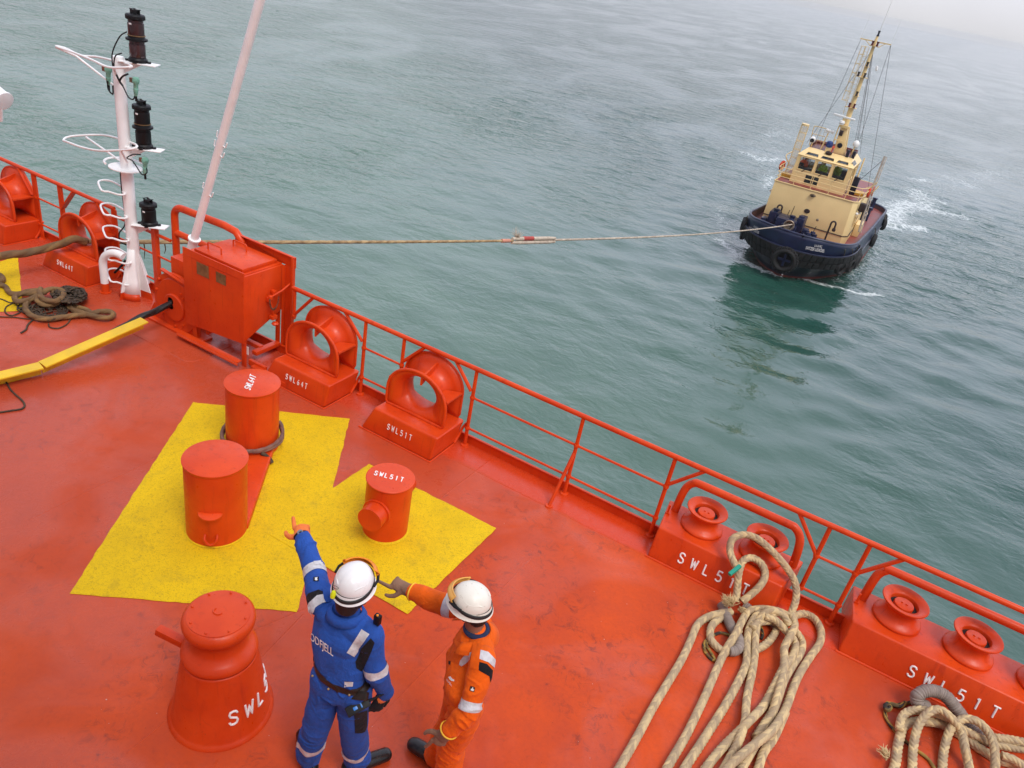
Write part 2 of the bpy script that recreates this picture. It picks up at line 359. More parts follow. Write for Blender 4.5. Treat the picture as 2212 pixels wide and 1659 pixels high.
    su = nd(t, "ShaderNodeMath", operation='ADD', i_1=-.06); t.links.new(su0.outputs[0], su.inputs[0])
    ad = nd(t, "ShaderNodeMath", operation='ADD'); t.links.new(su.outputs[0], ad.inputs[0]); t.links.new(fn.outputs[0], ad.inputs[1])
    ff = mrange(t, ad.outputs[0], .80, 1.10, 0, .80)
    mul = nd(t, "ShaderNodeMath", operation='MULTIPLY'); t.links.new(ff, mul.inputs[0]); t.links.new(mrange(t, fa.outputs['Fac'], .08, .3, 0, 1), mul.inputs[1])
    t.links.new(mix(t, mul.outputs[0], body, (.75, .80, .78)), bs.inputs['Base Color'])
    t.links.new(mrange(t, mul.outputs[0], 0, 1, .03, .6), bs.inputs['Roughness'])
    bs.inputs['IOR'].default_value = 1.43
    # ripples: long fine crests one way, cross chop the other, rougher where the mask says so
    n1 = noise_n(t, 1.25, 3, .50, .5, sc3=(.8, 1.2, 1)); n2 = noise_n(t, 4.6, 2, .5, .4, sc3=(.8, 1.25, 1)); n3 = noise_n(t, .33, 3, .5, .6, sc3=(.85, 1.2, 1))
    calm = nd(t, 'ShaderNodeVectorMath', operation='DISTANCE'); calm.inputs[1].default_value = (-14, 27, SEA_Z); t.links.new(geo.outputs['Position'], calm.inputs[0])
    rg_ = mrange(t, noise_n(t, .055, 4, .55, 1.2, sc3=(1.0, .55, 1)).outputs[0], .38, .60, .40, 1.35); rc_ = mrange(t, calm.outputs['Value'], 14, 52, .26, .95)
    rm_ = nd(t, 'ShaderNodeMath', operation='MULTIPLY'); t.links.new(rg_, rm_.inputs[0]); t.links.new(rc_, rm_.inputs[1]); rl_ = nd(t, 'ShaderNodeMath', operation='MULTIPLY'); t.links.new(rm_.outputs[0], rl_.inputs[0]); t.links.new(mrange(t, sx.outputs['X'], -18, -40, 1.0, 1.7), rl_.inputs[1]); rough = rl_.outputs[0]
    a1 = nd(t, "ShaderNodeMath", operation='MULTIPLY_ADD', i_1=.22); t.links.new(n2.outputs[0], a1.inputs[0]); t.links.new(n1.outputs[0], a1.inputs[2])
    a2 = nd(t, "ShaderNodeMath", operation='MULTIPLY_ADD', i_1=1.8); t.links.new(n3.outputs[0], a2.inputs[0]); t.links.new(a1.outputs[0], a2.inputs[2])
    b = bump(t, bs, a2.outputs[0], 1.0, .20); t.links.new(rough, b.inputs['Strength'])
    me.materials.append(m); me.shade_smooth()
    o = bpy.data.objects.new('sea', me); COL.objects.link(o); tag(o, kind='structure')
build_sea()

# ------------------------------------------------------------------ deck, hull side, markings
RY = 6.34                                             # the rail line
def build_deck():
    mb = MB(); mb.box(-30, 20, -10, 6.40, -.25, 0)
    def seam(a, b, r=.012): mb.tube([Vector((a[0], a[1], -.0085)), Vector((b[0], b[1], -.0085))], r, 8)
    def q(p): v = pz(p, 0); return (v.x, v.y)
    for a, b in [(z5(-300, 1421), z5(790, 890)), (z7(540, 1430), z7(1545, 370)), (z4(970, 1659), z4(1400, 1330)), (z6(0, 1540), z6(330, 1270)), (z6(900, 960), z6(1400, 440)), (z7(-150, 820), z7(160, 690))]:
        A = Vector(q(a)); B = Vector(q(b)); seam(A, B)
    seam((-3.2, 6.02), (-1.0, 6.02)); seam((.3, 6.03), (.93, 6.0)); seam((-4.75, 5.95), (-4.3, 5.95))
    dbl = [pz(c, 0) for c in (z3(-150, 800), z3(20, 890), z3(250, 1010), z3(430, 1110), z3(520, 1148), z3(620, 1135), z3(760, 1075), z3(900, 1010))]
    mb.tube([Vector((p.x, p.y, -.004)) for p in spline(dbl, .05)], .012, 8)
    tag(mb.build('deck', MDECK), kind='structure')
    for nm, poly, z in [('yellow_deck_marking', [z5(1120, 405), (755, 905), (720, 1050), (641, 1322), (150, 1283)], .004),
                        ('yellow_deck_marking', None, .0075), ('yellow_deck_marking', [z2(-400, 1080), z2(155, 895), z2(200, 1372), z2(-300, 1390)], .004)]:
        if poly is None:
            a, b, c = [pz(k, 0) for k in ((797, 1003), (1072, 1142), (880, 1328))]; d = a + c - b; P = [a, b, c, d]
        else: P = [pz(k, 0) for k in poly]
        ed = []
        for A, B in zip(P, P[1:]+P[:1]):
            n_ = max(2, int((B-A).length/.05))
            for k in range(n_):
                p = A + (B-A)*(k/n_); u = (B-A).normalized(); nn = Vector((-u.y, u.x, 0)); ed.append(p + nn*(noise.noise(p*9)*.010+noise.noise(p*31)*.006))
        mb = MB(); n_ = len(ed); mb.add([(p.x, p.y, z) for p in ed], [tuple(range(n_))]); o = mb.build(nm, MYD); tag(o, kind='structure')
build_deck()
def build_hull():
    mb = MB(); n = 60
    for i in range(n):
        x0, x1 = -30+i*50/n, -30+(i+1)*50/n
        mb.add([(x0, 6.41, -.02), (x1, 6.41, -.02), (x1, 6.1, -4), (x0, 6.1, -4)], [(0, 1, 2, 3)]); mb.add([(x0, 6.1, -4), (x1, 6.1, -4), (x1, 5.4, -13), (x0, 5.4, -13)], [(0, 1, 2, 3)])
    o = mb.build('ship_hull_side', MR); tag(o, kind='structure')
build_hull()
def build_coaming():
    mb = MB(); mb.box(-30, 20, 6.40, 6.412, -.1, .115); mb.box(-30, 20, 6.385, 6.40, .103, .1155)
    tag(mb.build('deck_edge_coaming', MR), kind='structure')
build_coaming()

# ------------------------------------------------------------------ rails
def post(mb, x, z0=0, z1=1.0, r=.021):
    mb.tube([(x, RY, z0), (x, RY, z1)], r, 10)
def rail_run(label, x0, x1, posts, braces, mids, struts, flat=False):
    t = thing('guard_rail', label, 'railing', (x0, RY, 0), 'ship rails along the deck edge')
    m = MB(); m.tube([(x0, RY, 1.0), (x1, RY, 1.0)], .027, 12); m.build('top_rail', MR, t)
    for a, b in mids:
        for z in (.64, .24):
            m = MB(); m.tube([(a, RY, z), (b, RY, z)], .0135, 8); m.build('lower_rail', MR, t)
    for p in posts:
        x, z0 = p[:2]; m = MB()
        if flat: m.box(x-.045, x+.045, RY-.012, RY+.012, z0, .985)
        else: post(m, x, z0, .985)
        if z0 == 0: m.lathe([(.05, 0), (.045, .018), (.024, .024)], (x, RY, 0), n=14)
        for z in (.64, .24):
            if z > z0: m.lathe([(.026, -.02), (.032, 0), (.026, .02)], (x, RY, z), n=12)
        m.build('post', MR, t)
    for a, za_, b in braces:
        m = MB()
        if flat: m.bar((a, RY, za_), (b, RY, .98), .02, .075, (0, 1, 0))
        else: m.tube([(a, RY, za_), (b, RY, .985)], .020, 10)
        m.build('brace', MR, t)
    for a in struts:
        m = MB(); m.tube([(a, RY-.01, .55), (a-.03, RY-.30, 0)], .019, 10); m.lathe([(.045, 0), (.04, .015)], (a-.03, RY-.30, 0), n=12); m.build('strut', MR, t)
    return t
rail_run('long red pipe guard rail running from the locker to the right edge', -5.97, 9.0,
    [(-5.94, .6), (-4.85, 0), (-4.3, .3), (-3.33, 0), (-2.04, 0), (-1.04, 0), (.45, .22), (.80, 0), (3.4, 0)],
    [(-5.93, .66, -5.65), (-4.88, .71, -5.16), (-4.29, .69, -4.02), (-3.36, .71, -3.6), (-1.04, .66, -.74), (.44, .65, .17), (.8, .64, 1.08), (3.4, .64, 3.1)],
    [(-4.85, -4.3), (-3.33, -1.04), (.45, .8), (3.4, 9.0)], [-2.04, -4.3], False)
rail_run('red flat-bar guard rail behind the two chocks at the far left', -30, -9.2,
    [(-16, 0), (-13.4, 0), (-12.3, 0), (-10.95, 0), (-10.36, .35), (-9.21, 0)], [(-11.02, .66, -11.27), (-10.34, .66, -10.05), (-9.24, .7, -9.53), (-12.3, .66, -12.0)],
    [(-10.95, -10.36), (-30, -12.3)], [], True)
t = thing('guard_rail', 'short low rail with a square post between the white mast and the bent pipe hoop', 'railing', (-8.4, RY, 0), 'ship rails along the deck edge')
m = MB(); m.box(-8.44, -8.36, RY-.03, RY+.03, 0, .98); m.lathe([(.05, .98), (.05, 1.0)], (-8.4, RY, 0), n=14); m.build('post', MR, t)
for z in (.9, .6, .22):
    m = MB(); m.tube([(-9.2, RY, z), (-8.1, RY, z)], .022 if z > .8 else .014, 10); m.build('lower_rail', MR, t)
# tall pipe hoop behind the red locker
t = thing('pipe_hoop', 'thick red bent pipe hoop rising behind the red locker and the leaning white pole', 'guard hoop', (-8.1, 6.42, 0))
hp = [(-8.1, 6.42, 0), (-8.1, 6.42, 1.22)] + [(-8.1+.14*(1-math.cos(a)), 6.42, 1.22+.14*math.sin(a)) for a in np.linspace(.2, PI/2, 7)]
hp += [(-7.2, 6.42, 1.38), (-7.0, 6.42, 1.36), (-6.9, 6.42, 1.27), (-6.86, 6.42, 1.1), (-6.86, 6.42, 0)]
m = MB(); m.tube(hp, .047, 16); m.build('hoop', MR, t)
m = MB(); m.tube([(-8.1, 6.42, 1.0), (-6.86, 6.42, 1.0)], .042, 14); m.build('cross_pipe', MR, t)

# ------------------------------------------------------------------ chocks
def arch(phi, cx_, zc, a, zb, zt_):
    c, s = math.cos(phi), math.sin(phi); best = 1e9
    if s < 0: best = min(best, (zb-zc)/s)
    if abs(c) > 1e-6: best = min(best, a/abs(c))
    best = min(best, .6); ra = a*.86; zz = zt_-ra                        # rounded shoulders
    ts = np.linspace(0, best, 240)
    for q in ts[::-1]:
        x, z = c*q, zc+s*q
        if z <= zz or ((abs(x) <= a) and (x/a)**2 + ((z-zz)/ra)**2 <= 1.0): return cx_+x, z
    return cx_, zc
def chock_proto(x0=-5.36, label='', w_=.39):
    t = thing('mooring_chock', label, 'mooring chock', (x0, 6.05, 0), 'mooring chocks on the deck edge')
    m = MB()
    m.hexa([(x0-.54, 5.80, 0), (x0+.42, 5.80, 0), (x0+.42, 6.30, 0), (x0-.54, 6.34, 0), (x0-.41, 5.84, .30), (x0+.455, 5.84, .30), (x0+.46, 6.37, .30), (x0-.40, 6.37, .30)])
    ped = m.build('pedestal', MR, t, bev=.03, seg=3)
    m = MB(); m.tube([(x0-.56, 5.79, .004), (x0+.43, 5.79, .004), (x0+.43, 6.29, .004)], .012, 8)
    cr = spline([(x0+.50, 6.36, .28), (x0+.46, 6.35, .2), (x0+.44, 6.32, .1), (x0+.43, 6.26, .02)], .02); m.tube(cr, .016, 8)
    m.build('weld_bead', MR, ped)
    nphi, nt_ = 72, 18; vs = []; fs = []
    for j in range(nt_+1):
        tau = -1 + 2*j/nt_; y = 6.175 + tau*(.145 if tau < 0 else .175); k = (1 - math.sqrt(max(0, 1-abs(tau)**2.2)))
        k = k if abs(tau) < 1 else 1
        for i in range(nphi):
            ph = 2*PI*i/nphi; zc = .57
            ox, oz = arch(ph, x0, zc, w_, .30, .85 if tau < 0 else .95)
            ix, iz = x0+.0+.205*math.cos(ph), zc+.19*math.sin(ph)
            vs.append((ix+(ox-ix)*k, y, iz+(oz-iz)*k))
    for j in range(nt_):
        for i in range(nphi): fs.append((j*nphi+i, j*nphi+(i+1) % nphi, (j+1)*nphi+(i+1) % nphi, (j+1)*nphi+i))
    m = MB(); m.add(vs, fs); b = m.build('ring', MR, t, ang=60)
    md = b.modifiers.new('s', 'SOLIDIFY'); md.thickness = .022; md.offset = 0
    # rolled rims
    for nm, y, ztop, r in (('inner_lip', 6.03, .85, .018), ('outer_lip', 6.35, .95, .016)):
        P = []
        for i in range(nphi): 
            ph = -PI/2 + 2*PI*i/nphi; ox, oz = arch(ph, x0, .57, w_, .31, ztop); P.append((ox, y, oz))
        m = MB(); m.tube(P, r, 10, closed=True); m.build(nm, MR, t)
    m = MB(); m.prism([(x0+.02, 6.04, .80), (x0+.02, 6.34, .88), (x0+.02, 6.34, .70), (x0+.02, 6.19, .77), (x0+.02, 6.04, .70)], (.022, 0, 0)); m.build('rib', MR, t)
    for s in (-1, 1):
        m = MB(); m.hexa([(x0+s*.22, 6.10, .615), (x0+s*.395, 6.04, .615), (x0+s*.395, 6.35, .615), (x0+s*.22, 6.25, .615), (x0+s*.22, 6.10, .637), (x0+s*.395, 6.04, .637), (x0+s*.395, 6.35, .637), (x0+s*.22, 6.25, .637)]); m.build('rib', MR, t)
    return t
ck = chock_proto(label='red chock marked SWL64T beside the red locker, third from the left')
ckB = copy_tree(ck, (-4.23, 0, 0)); ckB['label'] = 'red chock marked SWL64T with a brown rope running through it, left of the white mast'
ckA = copy_tree(ck, (-6.05, 0, 0)); ckA['label'] = 'red chock cut by the left edge of the picture, unmarked and farthest left'
ckD = copy_tree(ck, (1.50, .01, 0)); ckD['label'] = 'red chock marked SWL51T behind the small round bollard, rightmost of the chocks'
def ped_front(x, y0=5.795, sl=.04/.30): return lambda a, b: Vector((x+a, y0+.002+(.03+b)*sl+.0, .04+b))
for tt, x0, s in ((ck, -5.36, 'SWL64T'), (ckB, -9.59, 'SWL64T'), (ckD, -3.86, 'SWL51T')):
    letters('lettering', s, (0, 0, 0), (1, 0, 0), (0, .13, 1), .066, .060, .0042, tt, surf=lambda a, b, x0=x0, dy=(.01 if tt == ckD else 0): Vector((x0-.19+a, 5.797+dy+(.13+b)*.1333, .13+b)))

# ------------------------------------------------------------------ red locker on legs
t = thing('locker', 'large square red steel locker on legs with a hatch lid and two small plates', 'locker', (-6.7, 5.8, 0))
m = MB(); m.hexa([(-7.17, 5.80, .30), (-6.2, 5.80, .36), (-6.2, 6.42, .62), (-7.17, 6.42, .56), (-7.17, 5.80, 1.20), (-6.2, 5.80, 1.20), (-6.2, 6.42, 1.20), (-7.17, 6.42, 1.20)]); body = m.build('body', MR, t, bev=.006)
m = MB(); m.add([(-7.19, 5.785, .24), (-6.19, 5.785, .36), (-6.19, 5.785, 1.245), (-7.19, 5.785, 1.25)], []); m.hexa([(-7.19, 5.783, .24), (-6.19, 5.783, .34), (-6.19, 5.797, .34), (-7.19, 5.797, .24), (-7.19, 5.783, 1.25), (-6.19, 5.783, 1.25), (-6.19, 5.797, 1.25), (-7.19, 5.797, 1.25)])
m.box(-7.12, -6.26, 5.778, 5.783, 1.165, 1.172); m.build('front_panel', MR, t, bev=.004)
m = MB(); m.box(-7.06, -6.27, 5.84, 6.38, 1.212, 1.26); lid = m.build('lid', MR, t, bev=.012)
m = MB(); m.box(-7.10, -6.23, 5.80, 6.42, 1.201, 1.211); m.build('lid_frame', MR, t, bev=.003)
for hx, hy in ((-6.84, 5.95), (-6.74, 6.24)):
    P = [(hx-.11, hy, 1.26), (hx-.11, hy, 1.335), (hx-.10, hy, 1.345), (hx+.10, hy, 1.345), (hx+.11, hy, 1.335), (hx+.11, hy, 1.26)]
    m = MB(); m.tube(P, .009, 10); m.build('handle', MR, lid)
for x0, x1, a, b in ((-6.95, -6.75, .99, 1.145), (-6.63, -6.47, 1.0, 1.13)):
    m = MB(); m.box(x0, x1, 5.776, 5.7825, a, b); m.build('nameplate', MBRASS, t)
    m = MB(); m.box(x0-.012, x1+.012, 5.779, 5.7829, a-.012, b+.012)
    m.build('plate_frame', MR, t)
for x, y, top in ((-7.10, 5.84, .3), (-6.24, 5.83, .36), (-7.1, 6.38, .5), (-6.26, 6.40, .6)):
    m = MB(); m.box(x-.035, x+.035, y-.006, y+.006, 0, top); m.box(x-.035, x-.025, y+.006, y+.06, 0, top); m.build('leg', MR, t, bev=.002)
m = MB(); m.box(-7.27, -6.22, 5.70, 5.775, .10, .112); m.box(-7.27, -6.22, 5.70, 5.71, .06, .10); m.build('front_bar', MR, t, bev=.003)
m = MB(); m.box(-7.0, -6.28, 6.12, 6.18, .10, .15); m.box(-6.98, -6.94, 5.9, 6.4, .13, .17); m.box(-6.29, -6.21, 6.0, 6.40, .09, .14); m.box(-6.2, -5.93, 5.86, 5.90, .02, .10); m.box(-6.1, -5.55, 5.80, 5.87, .012, .075); m.build('base_frame', MR, t, bev=.003)
m = MB(); m.box(-7.03, -6.03, 6.435, 6.447, 1.20, 1.34); m.box(-7.03, -6.03, 6.41, 6.435, 1.33, 1.34); m.build('back_panel', MR, t, bev=.003)
m = MB(); m.box(-6.19, -6.04, 6.435, 6.446, 0, 1.20); m.box(-6.07, -6.04, 6.40, 6.434, 0, 1.33); m.box(-6.19, -6.185, 6.38, 6.434, 0, 1.2); m.build('back_post', MR, t, bev=.002)
m = MB()                                             # latch with pin and chain on the side
m.box(-6.199, -6.15, 6.13, 6.22, .80, .86); m.box(-6.199, -6.14, 6.20, 6.25, .88, .93); m.tube([(-6.15, 6.15, .86), (-6.10, 6.30, .93), (-6.09, 6.44, 1.0)], .013, 8); m.lathe([(.03, 0), (.03, .04), (.015, .05)], (-6.15, 6.16, .84), n=12)
m.box(-6.199, -6.13, 6.18, 6.26, .55, .60); m.lathe([(.03, 0), (.045, .02), (.03, .04)], (-6.14, 6.23, .47), n=14); m.tube([(-6.15, 6.17, .80), (-6.15, 6.22, .58)], .011, 8); m.build('latch', MR, t, bev=.002)
m = MB()
for i in range(22):
    a = i/21*PI; c = Vector((-6.13, 6.20+.09*math.cos(a)*.8, .84-.14*math.sin(a))); mtx = (Vector((0, 1, 0)) if i % 2 else Vector((1, 0, 0)))
    m.tube([c + mtx*.009*math.cos(b) + Vector((0, 0, 1))*.014*math.sin(b) for b in np.linspace(0, 2*PI, 9)[:-1]], .0028, 6, closed=True)
m.build('chain', MRUST, t)
m = MB(); m.box(-6.26, -6.2, 5.86, 5.863, .16, .27); m.build('tag_plate', MWHITE, t)
o = MB(); o.lathe([(.035, 0), (.035, .05), (.03, .055)], (-5.95, 6.18, .02), n=18); o = o.build('deck_socket', MR); tag(o, 'small round red deck socket under the locker, beside its back post', 'deck fitting')

# ------------------------------------------------------------------ pedestal with leaning white pole, wire stopper, gooseneck
t = thing('leaning_pole', 'long white leaning pole standing on a red box behind the locker', 'pole', (-7.45, 6.1, 0))
m = MB(); m.box(-7.66, -7.30, 5.98, 6.26, 0, .92); m.build('pedestal', MR, t, bev=.006)
A = Vector((-7.47, 6.1, .93)); B = Vector((-6.285, 6.1, 4.06)); D_ = (B-A).normalized(); E_ = A + D_*5.2
m = MB(); m.tube([A, A+D_*.10], .058, 20); m.tube([A+D_*.10, A+D_*.12], .066, 20); m.tube([A+D_*.12, A+D_*.30], .058, 20); m.tube([A+D_*.30, A+D_*.32], .075, 20); m.build('socket', MWHITE, t)
m = MB(); m.tube([A+D_*.28, E_], .048, 24); m.build('pole', MWHITE, t)
for k, s in ((1.0, 1), (1.02, -1), (1.55, 1), (1.6, -1), (1.68, 1), (1.72, -1)):
    c = A + D_*k; r = Vector((D_.z, 0, -D_.x))*s; P = [c+r*.045, c+r*.080, c+r*.085+D_*.05, c+r*.085+D_*.07]
    m = MB(); m.tube(P, .007, 8); m.build('cleat', MWHITE, t)
t = thing('wire_stopper', 'round-topped red steel plate with bolts and a black wire rope through its hole', 'wire stopper', (-7.5, 5.9, 0))
ol = [(-7.88, 5.88, .02), (-7.10, 5.88, .02), (-7.10, 5.88, .70)] + [(-7.48+.38*math.cos(a)*1.03, 5.88, .40+.36*math.sin(a)) for a in np.linspace(1.15, PI, 16)]
m = MB(); m.prism(ol, (0, .05, 0)); m.build('plate', MR, t, bev=.008)
m = MB(); m.lathe([(.35, -.012), (.36, 0), (.36, .02)], (-7.46, 5.875, .34), (0, 1, 0), n=40); m.build('backing_disc', MR, t)
m = MB(); m.lathe([(.17, -.03), (.18, -.02), (.18, 0)], (-7.48, 5.865, .32), (0, 1, 0), n=36); m.build('boss', MR, t)
m = MB(); m.lathe([(0, -.034), (.05, -.034)], (-7.52, 5.868, .40), (0, 1, 0), n=20); m.box(-7.555, -7.49, 5.833, 5.8345, .33, .41); m.lathe([(0, -.034), (.042, -.034)], (-7.515, 5.868, .33), (0, 1, 0), n=20); m.build('hole', MBLACKM, t)
for x, z in ((-7.76, .60), (-7.80, .46), (-7.35, .55), (-7.31, .50), (-7.33, .12), (-7.48, .06), (-7.70, .17), (-7.74, .62)):
    m = MB(); m.lathe([(.017, -.03), (.017, 0)], (x, 5.872, z), (0, 1, 0), n=6); m.build('bolt', MR, t)
m = MB(); m.box(-7.57, -7.555, 5.868, 5.8785, .44, .60); m.box(-7.485, -7.475, 5.868, 5.8785, .50, .62); m.bar((-7.70, 5.87, .765), (-7.2, 5.87, .70), .05, .02); m.build('slot', MR, t)
m = MB(); m.box(-8.02, -7.0, 5.80, 6.02, .0, .03); m.hexa([(-8.05, 5.9, 0), (-7.89, 5.9, 0), (-7.89, 5.92, 0), (-8.05, 5.92, 0), (-7.92, 5.9, .22), (-7.89, 5.9, .22), (-7.89, 5.92, .22), (-7.92, 5.92, .22)]); m.build('foot_plate', MR, t, bev=.004)
def bf_text(name, s, fn, parent, m, sub=0, bold=0.0):
    c = bpy.data.curves.new('t', 'FONT'); c.offset = bold; c.body = s; c.size = 1; c.resolution_u = 3; ob = bpy.data.objects.new('t', c); COL.objects.link(ob)
    dg = bpy.context.evaluated_depsgraph_get(); me = bpy.data.meshes.new_from_object(ob.evaluated_get(dg)); bpy.data.objects.remove(ob); bpy.data.curves.remove(c)
    bm = bmesh.new(); bm.from_mesh(me); bmesh.ops.triangulate(bm, faces=bm.faces)
    for _ in range(sub): bmesh.ops.subdivide_edges(bm, edges=[e for e in bm.edges if e.calc_length() > .12], cuts=1); bmesh.ops.triangulate(bm, faces=bm.faces)
    for v in bm.verts: v.co = fn(v.co.x, v.co.y)
    bm.to_mesh(me); bm.free(); me.materials.clear(); me.materials.append(m); o = link(name, me, parent, None); o.name = name; return o
for i, s in enumerate(('ASWARD', 'KNIVES')):
    bf_text('lettering', s, lambda x, y, i=i: Vector((-7.535+x*.030, 5.8575, .200-i*.036-x*.0+y*.034)), t, MLET)

t = thing('vent_pipe', 'white bent gooseneck pipe with a red foot beside the white mast', 'vent pipe', (-8.9, 5.9, 0))
m = MB(); m.tube([(-8.9, 5.9, 0), (-8.9, 5.9, .14)], .052, 18); m.tube([(-8.9, 5.9, 0), (-8.9, 5.9, .015)], .075, 18); m.build('foot', MR, t)
P = [(-8.9, 5.9, .14), (-8.9, 5.9, .38)] + [(-8.9+.22*(1-math.cos(a)), 5.9+.06*(1-math.cos(a)), .40+.22*math.sin(a)) for a in np.linspace(.1, 2.0, 12)]
m = MB(); m.tube(P, .05, 20); m.build('pipe', MWHITE, t)

# the ship's own deckhouse, behind the photographer: it shades the sides of the fittings that face it
mb = MB(); mb.box(-30, 20, -9.5, -1.6, 0, 9); o = mb.build('ship_superstructure', simple('grey_superstructure_paint', (.60, .57, .54), .6)); tag(o, kind='structure')
# ------------------------------------------------------------------ signal mast with lamps
MX, MY = -8.6, 6.15
t = thing('signal_mast', 'white rusty-edged mast with hoop rungs and three black navigation lamps', 'signal mast', (MX, MY, 0))
m = MB(); m.lathe([(.074, .0), (.074, .9), (.071, 2.2), (.068, 3.04), (.064, 3.06)], (MX, MY, 0), n=28); m.build('pole', MWHITE, t)
for ang in (.15, 1.7, 3.3, 4.75):
    dx, dy = math.cos(ang), math.sin(ang); n_ = Vector((-dy, dx, 0))*.006
    P = [Vector((MX+dx*.05, MY+dy*.05, .10)), Vector((MX+dx*.24, MY+dy*.24, .10)), Vector((MX+dx*.14, MY+dy*.14, .45)), Vector((MX+dx*.05, MY+dy*.05, .70))]
    m = MB(); m.prism([p-n_ for p in P], n_*2); m.build('gusset', MWHITE, t)
    P = [Vector((MX+dx*.05, MY+dy*.05, 0)), Vector((MX+dx*.27, MY+dy*.27, 0)), Vector((MX+dx*.24, MY+dy*.24, .10)), Vector((MX+dx*.05, MY+dy*.05, .10))]
    m = MB(); m.prism([p-n_ for p in P], n_*2); m.build('gusset_foot', MR, t)
m = MB()                                             # flared skirt plate facing the deck
vs = []; fs = []
for j, (z, r) in enumerate(((.09, .20), (.25, .145), (.45, .10), (.72, .070))):
    for i in range(9): a = -2.45+i*2.0/8; vs.append((MX+math.cos(a)*r, MY+math.sin(a)*r, z))
for j in range(3):
    for i in range(8): fs.append((j*9+i, j*9+i+1, (j+1)*9+i+1, (j+1)*9+i))
m.add(vs, fs); sk = m.build('skirt', MWHITE, t, ang=60); sk.modifiers.new('s', 'SOLIDIFY').thickness = .012
m = MB(); vs = []; fs = []
for j, (z, r) in enumerate(((0, .225), (.09, .20))):
    for i in range(9): a = -2.45+i*2.0/8; vs.append((MX+math.cos(a)*r, MY+math.sin(a)*r, z))
for i in range(8): fs.append((i, i+1, 9+i+1, 9+i))
m.add(vs, fs); sk = m.build('skirt_foot', MR, t, ang=60); sk.modifiers.new('s', 'SOLIDIFY').thickness = .012
def rung(z, ln=.36, wd=.13):
    c = [(MX-.03, MY-.06), (MX+.06, MY-.10), (MX+.03, MY-.17), (MX-.12, MY-.20), (MX-.18, MY-.24), (MX-.45, MY-.10), (MX-.52, MY-.02), (MX-.50, MY+.05), (MX-.40, MY+.08), (MX-.05, MY+.03)]
    m = MB(); m.tube(spline([(x, y, z) for x, y in c], .03), .0125, 8); m.build('rung', MWHITE, t)
for z in (1.44, 1.13, .82, .51, .20): rung(z)
# ring plate
m = MB(); m.lathe([(.06, 1.72), (.20, 1.74), (.20, 1.752), (.06, 1.745)], (MX-.01, MY-.01, 0), n=30, squash=(1.1, .9)); m.build('ring_plate', MWHITE, t)
m = MB(); m.tube([(MX-.03+.22*math.cos(a)*1.1, MY-.02+.20*math.sin(a), 1.80) for a in np.linspace(1.2, 4.4, 16)], .014, 8); m.build('ring_rail', MWHITE, t)
# the two hoop guards
def hoop_arm(pts, brace):
    m = MB(); m.tube(spline(pts, .05, True), .0135, 8, closed=True); m.build('hoop_guard', MWHITE, t)
    for a, b in brace: m = MB(); m.tube([a, b], .0125, 8); m.build('hoop_brace', MWHITE, t)
def Q(q, y): return py(q, y)
hoop_arm([Q(z1(548, 1210), 6.10), Q(z1(610, 1178), 6.25), Q(z1(860, 1165), 6.45), Q(z1(1020, 1195), 6.36), Q(z1(1175, 1250), 6.08), Q(z1(1150, 1285), 5.96), Q(z1(1020, 1298), 5.93), Q(z1(850, 1300), 5.93), Q(z1(700, 1270), 5.96), Q(z1(580, 1225), 6.03)],
    [(Q(z1(745, 1185), 6.35), Q(z1(1040, 1390), 6.13)), (Q(z1(1045, 1300), 5.93), Q(z1(1100, 1405), 6.1))])
hoop_arm([Q(z1(480, 400), 6.1), Q(z1(560, 415), 6.14), Q(z1(700, 480), 6.35), Q(z1(830, 490), 6.4), Q(z1(970, 520), 6.3), Q(z1(1120, 560), 6.08), Q(z1(1115, 580), 6.0), Q(z1(940, 580), 5.96), Q(z1(800, 520), 5.98), Q(z1(640, 455), 6.03)],
    [(Q(z1(485, 408), 6.1), Q(z1(660, 485), 6.1)), (Q(z1(660, 485), 6.1), Q(z1(985, 738), 6.12)), (Q(z1(985, 590), 5.98), Q(z1(1030, 700), 6.1))])
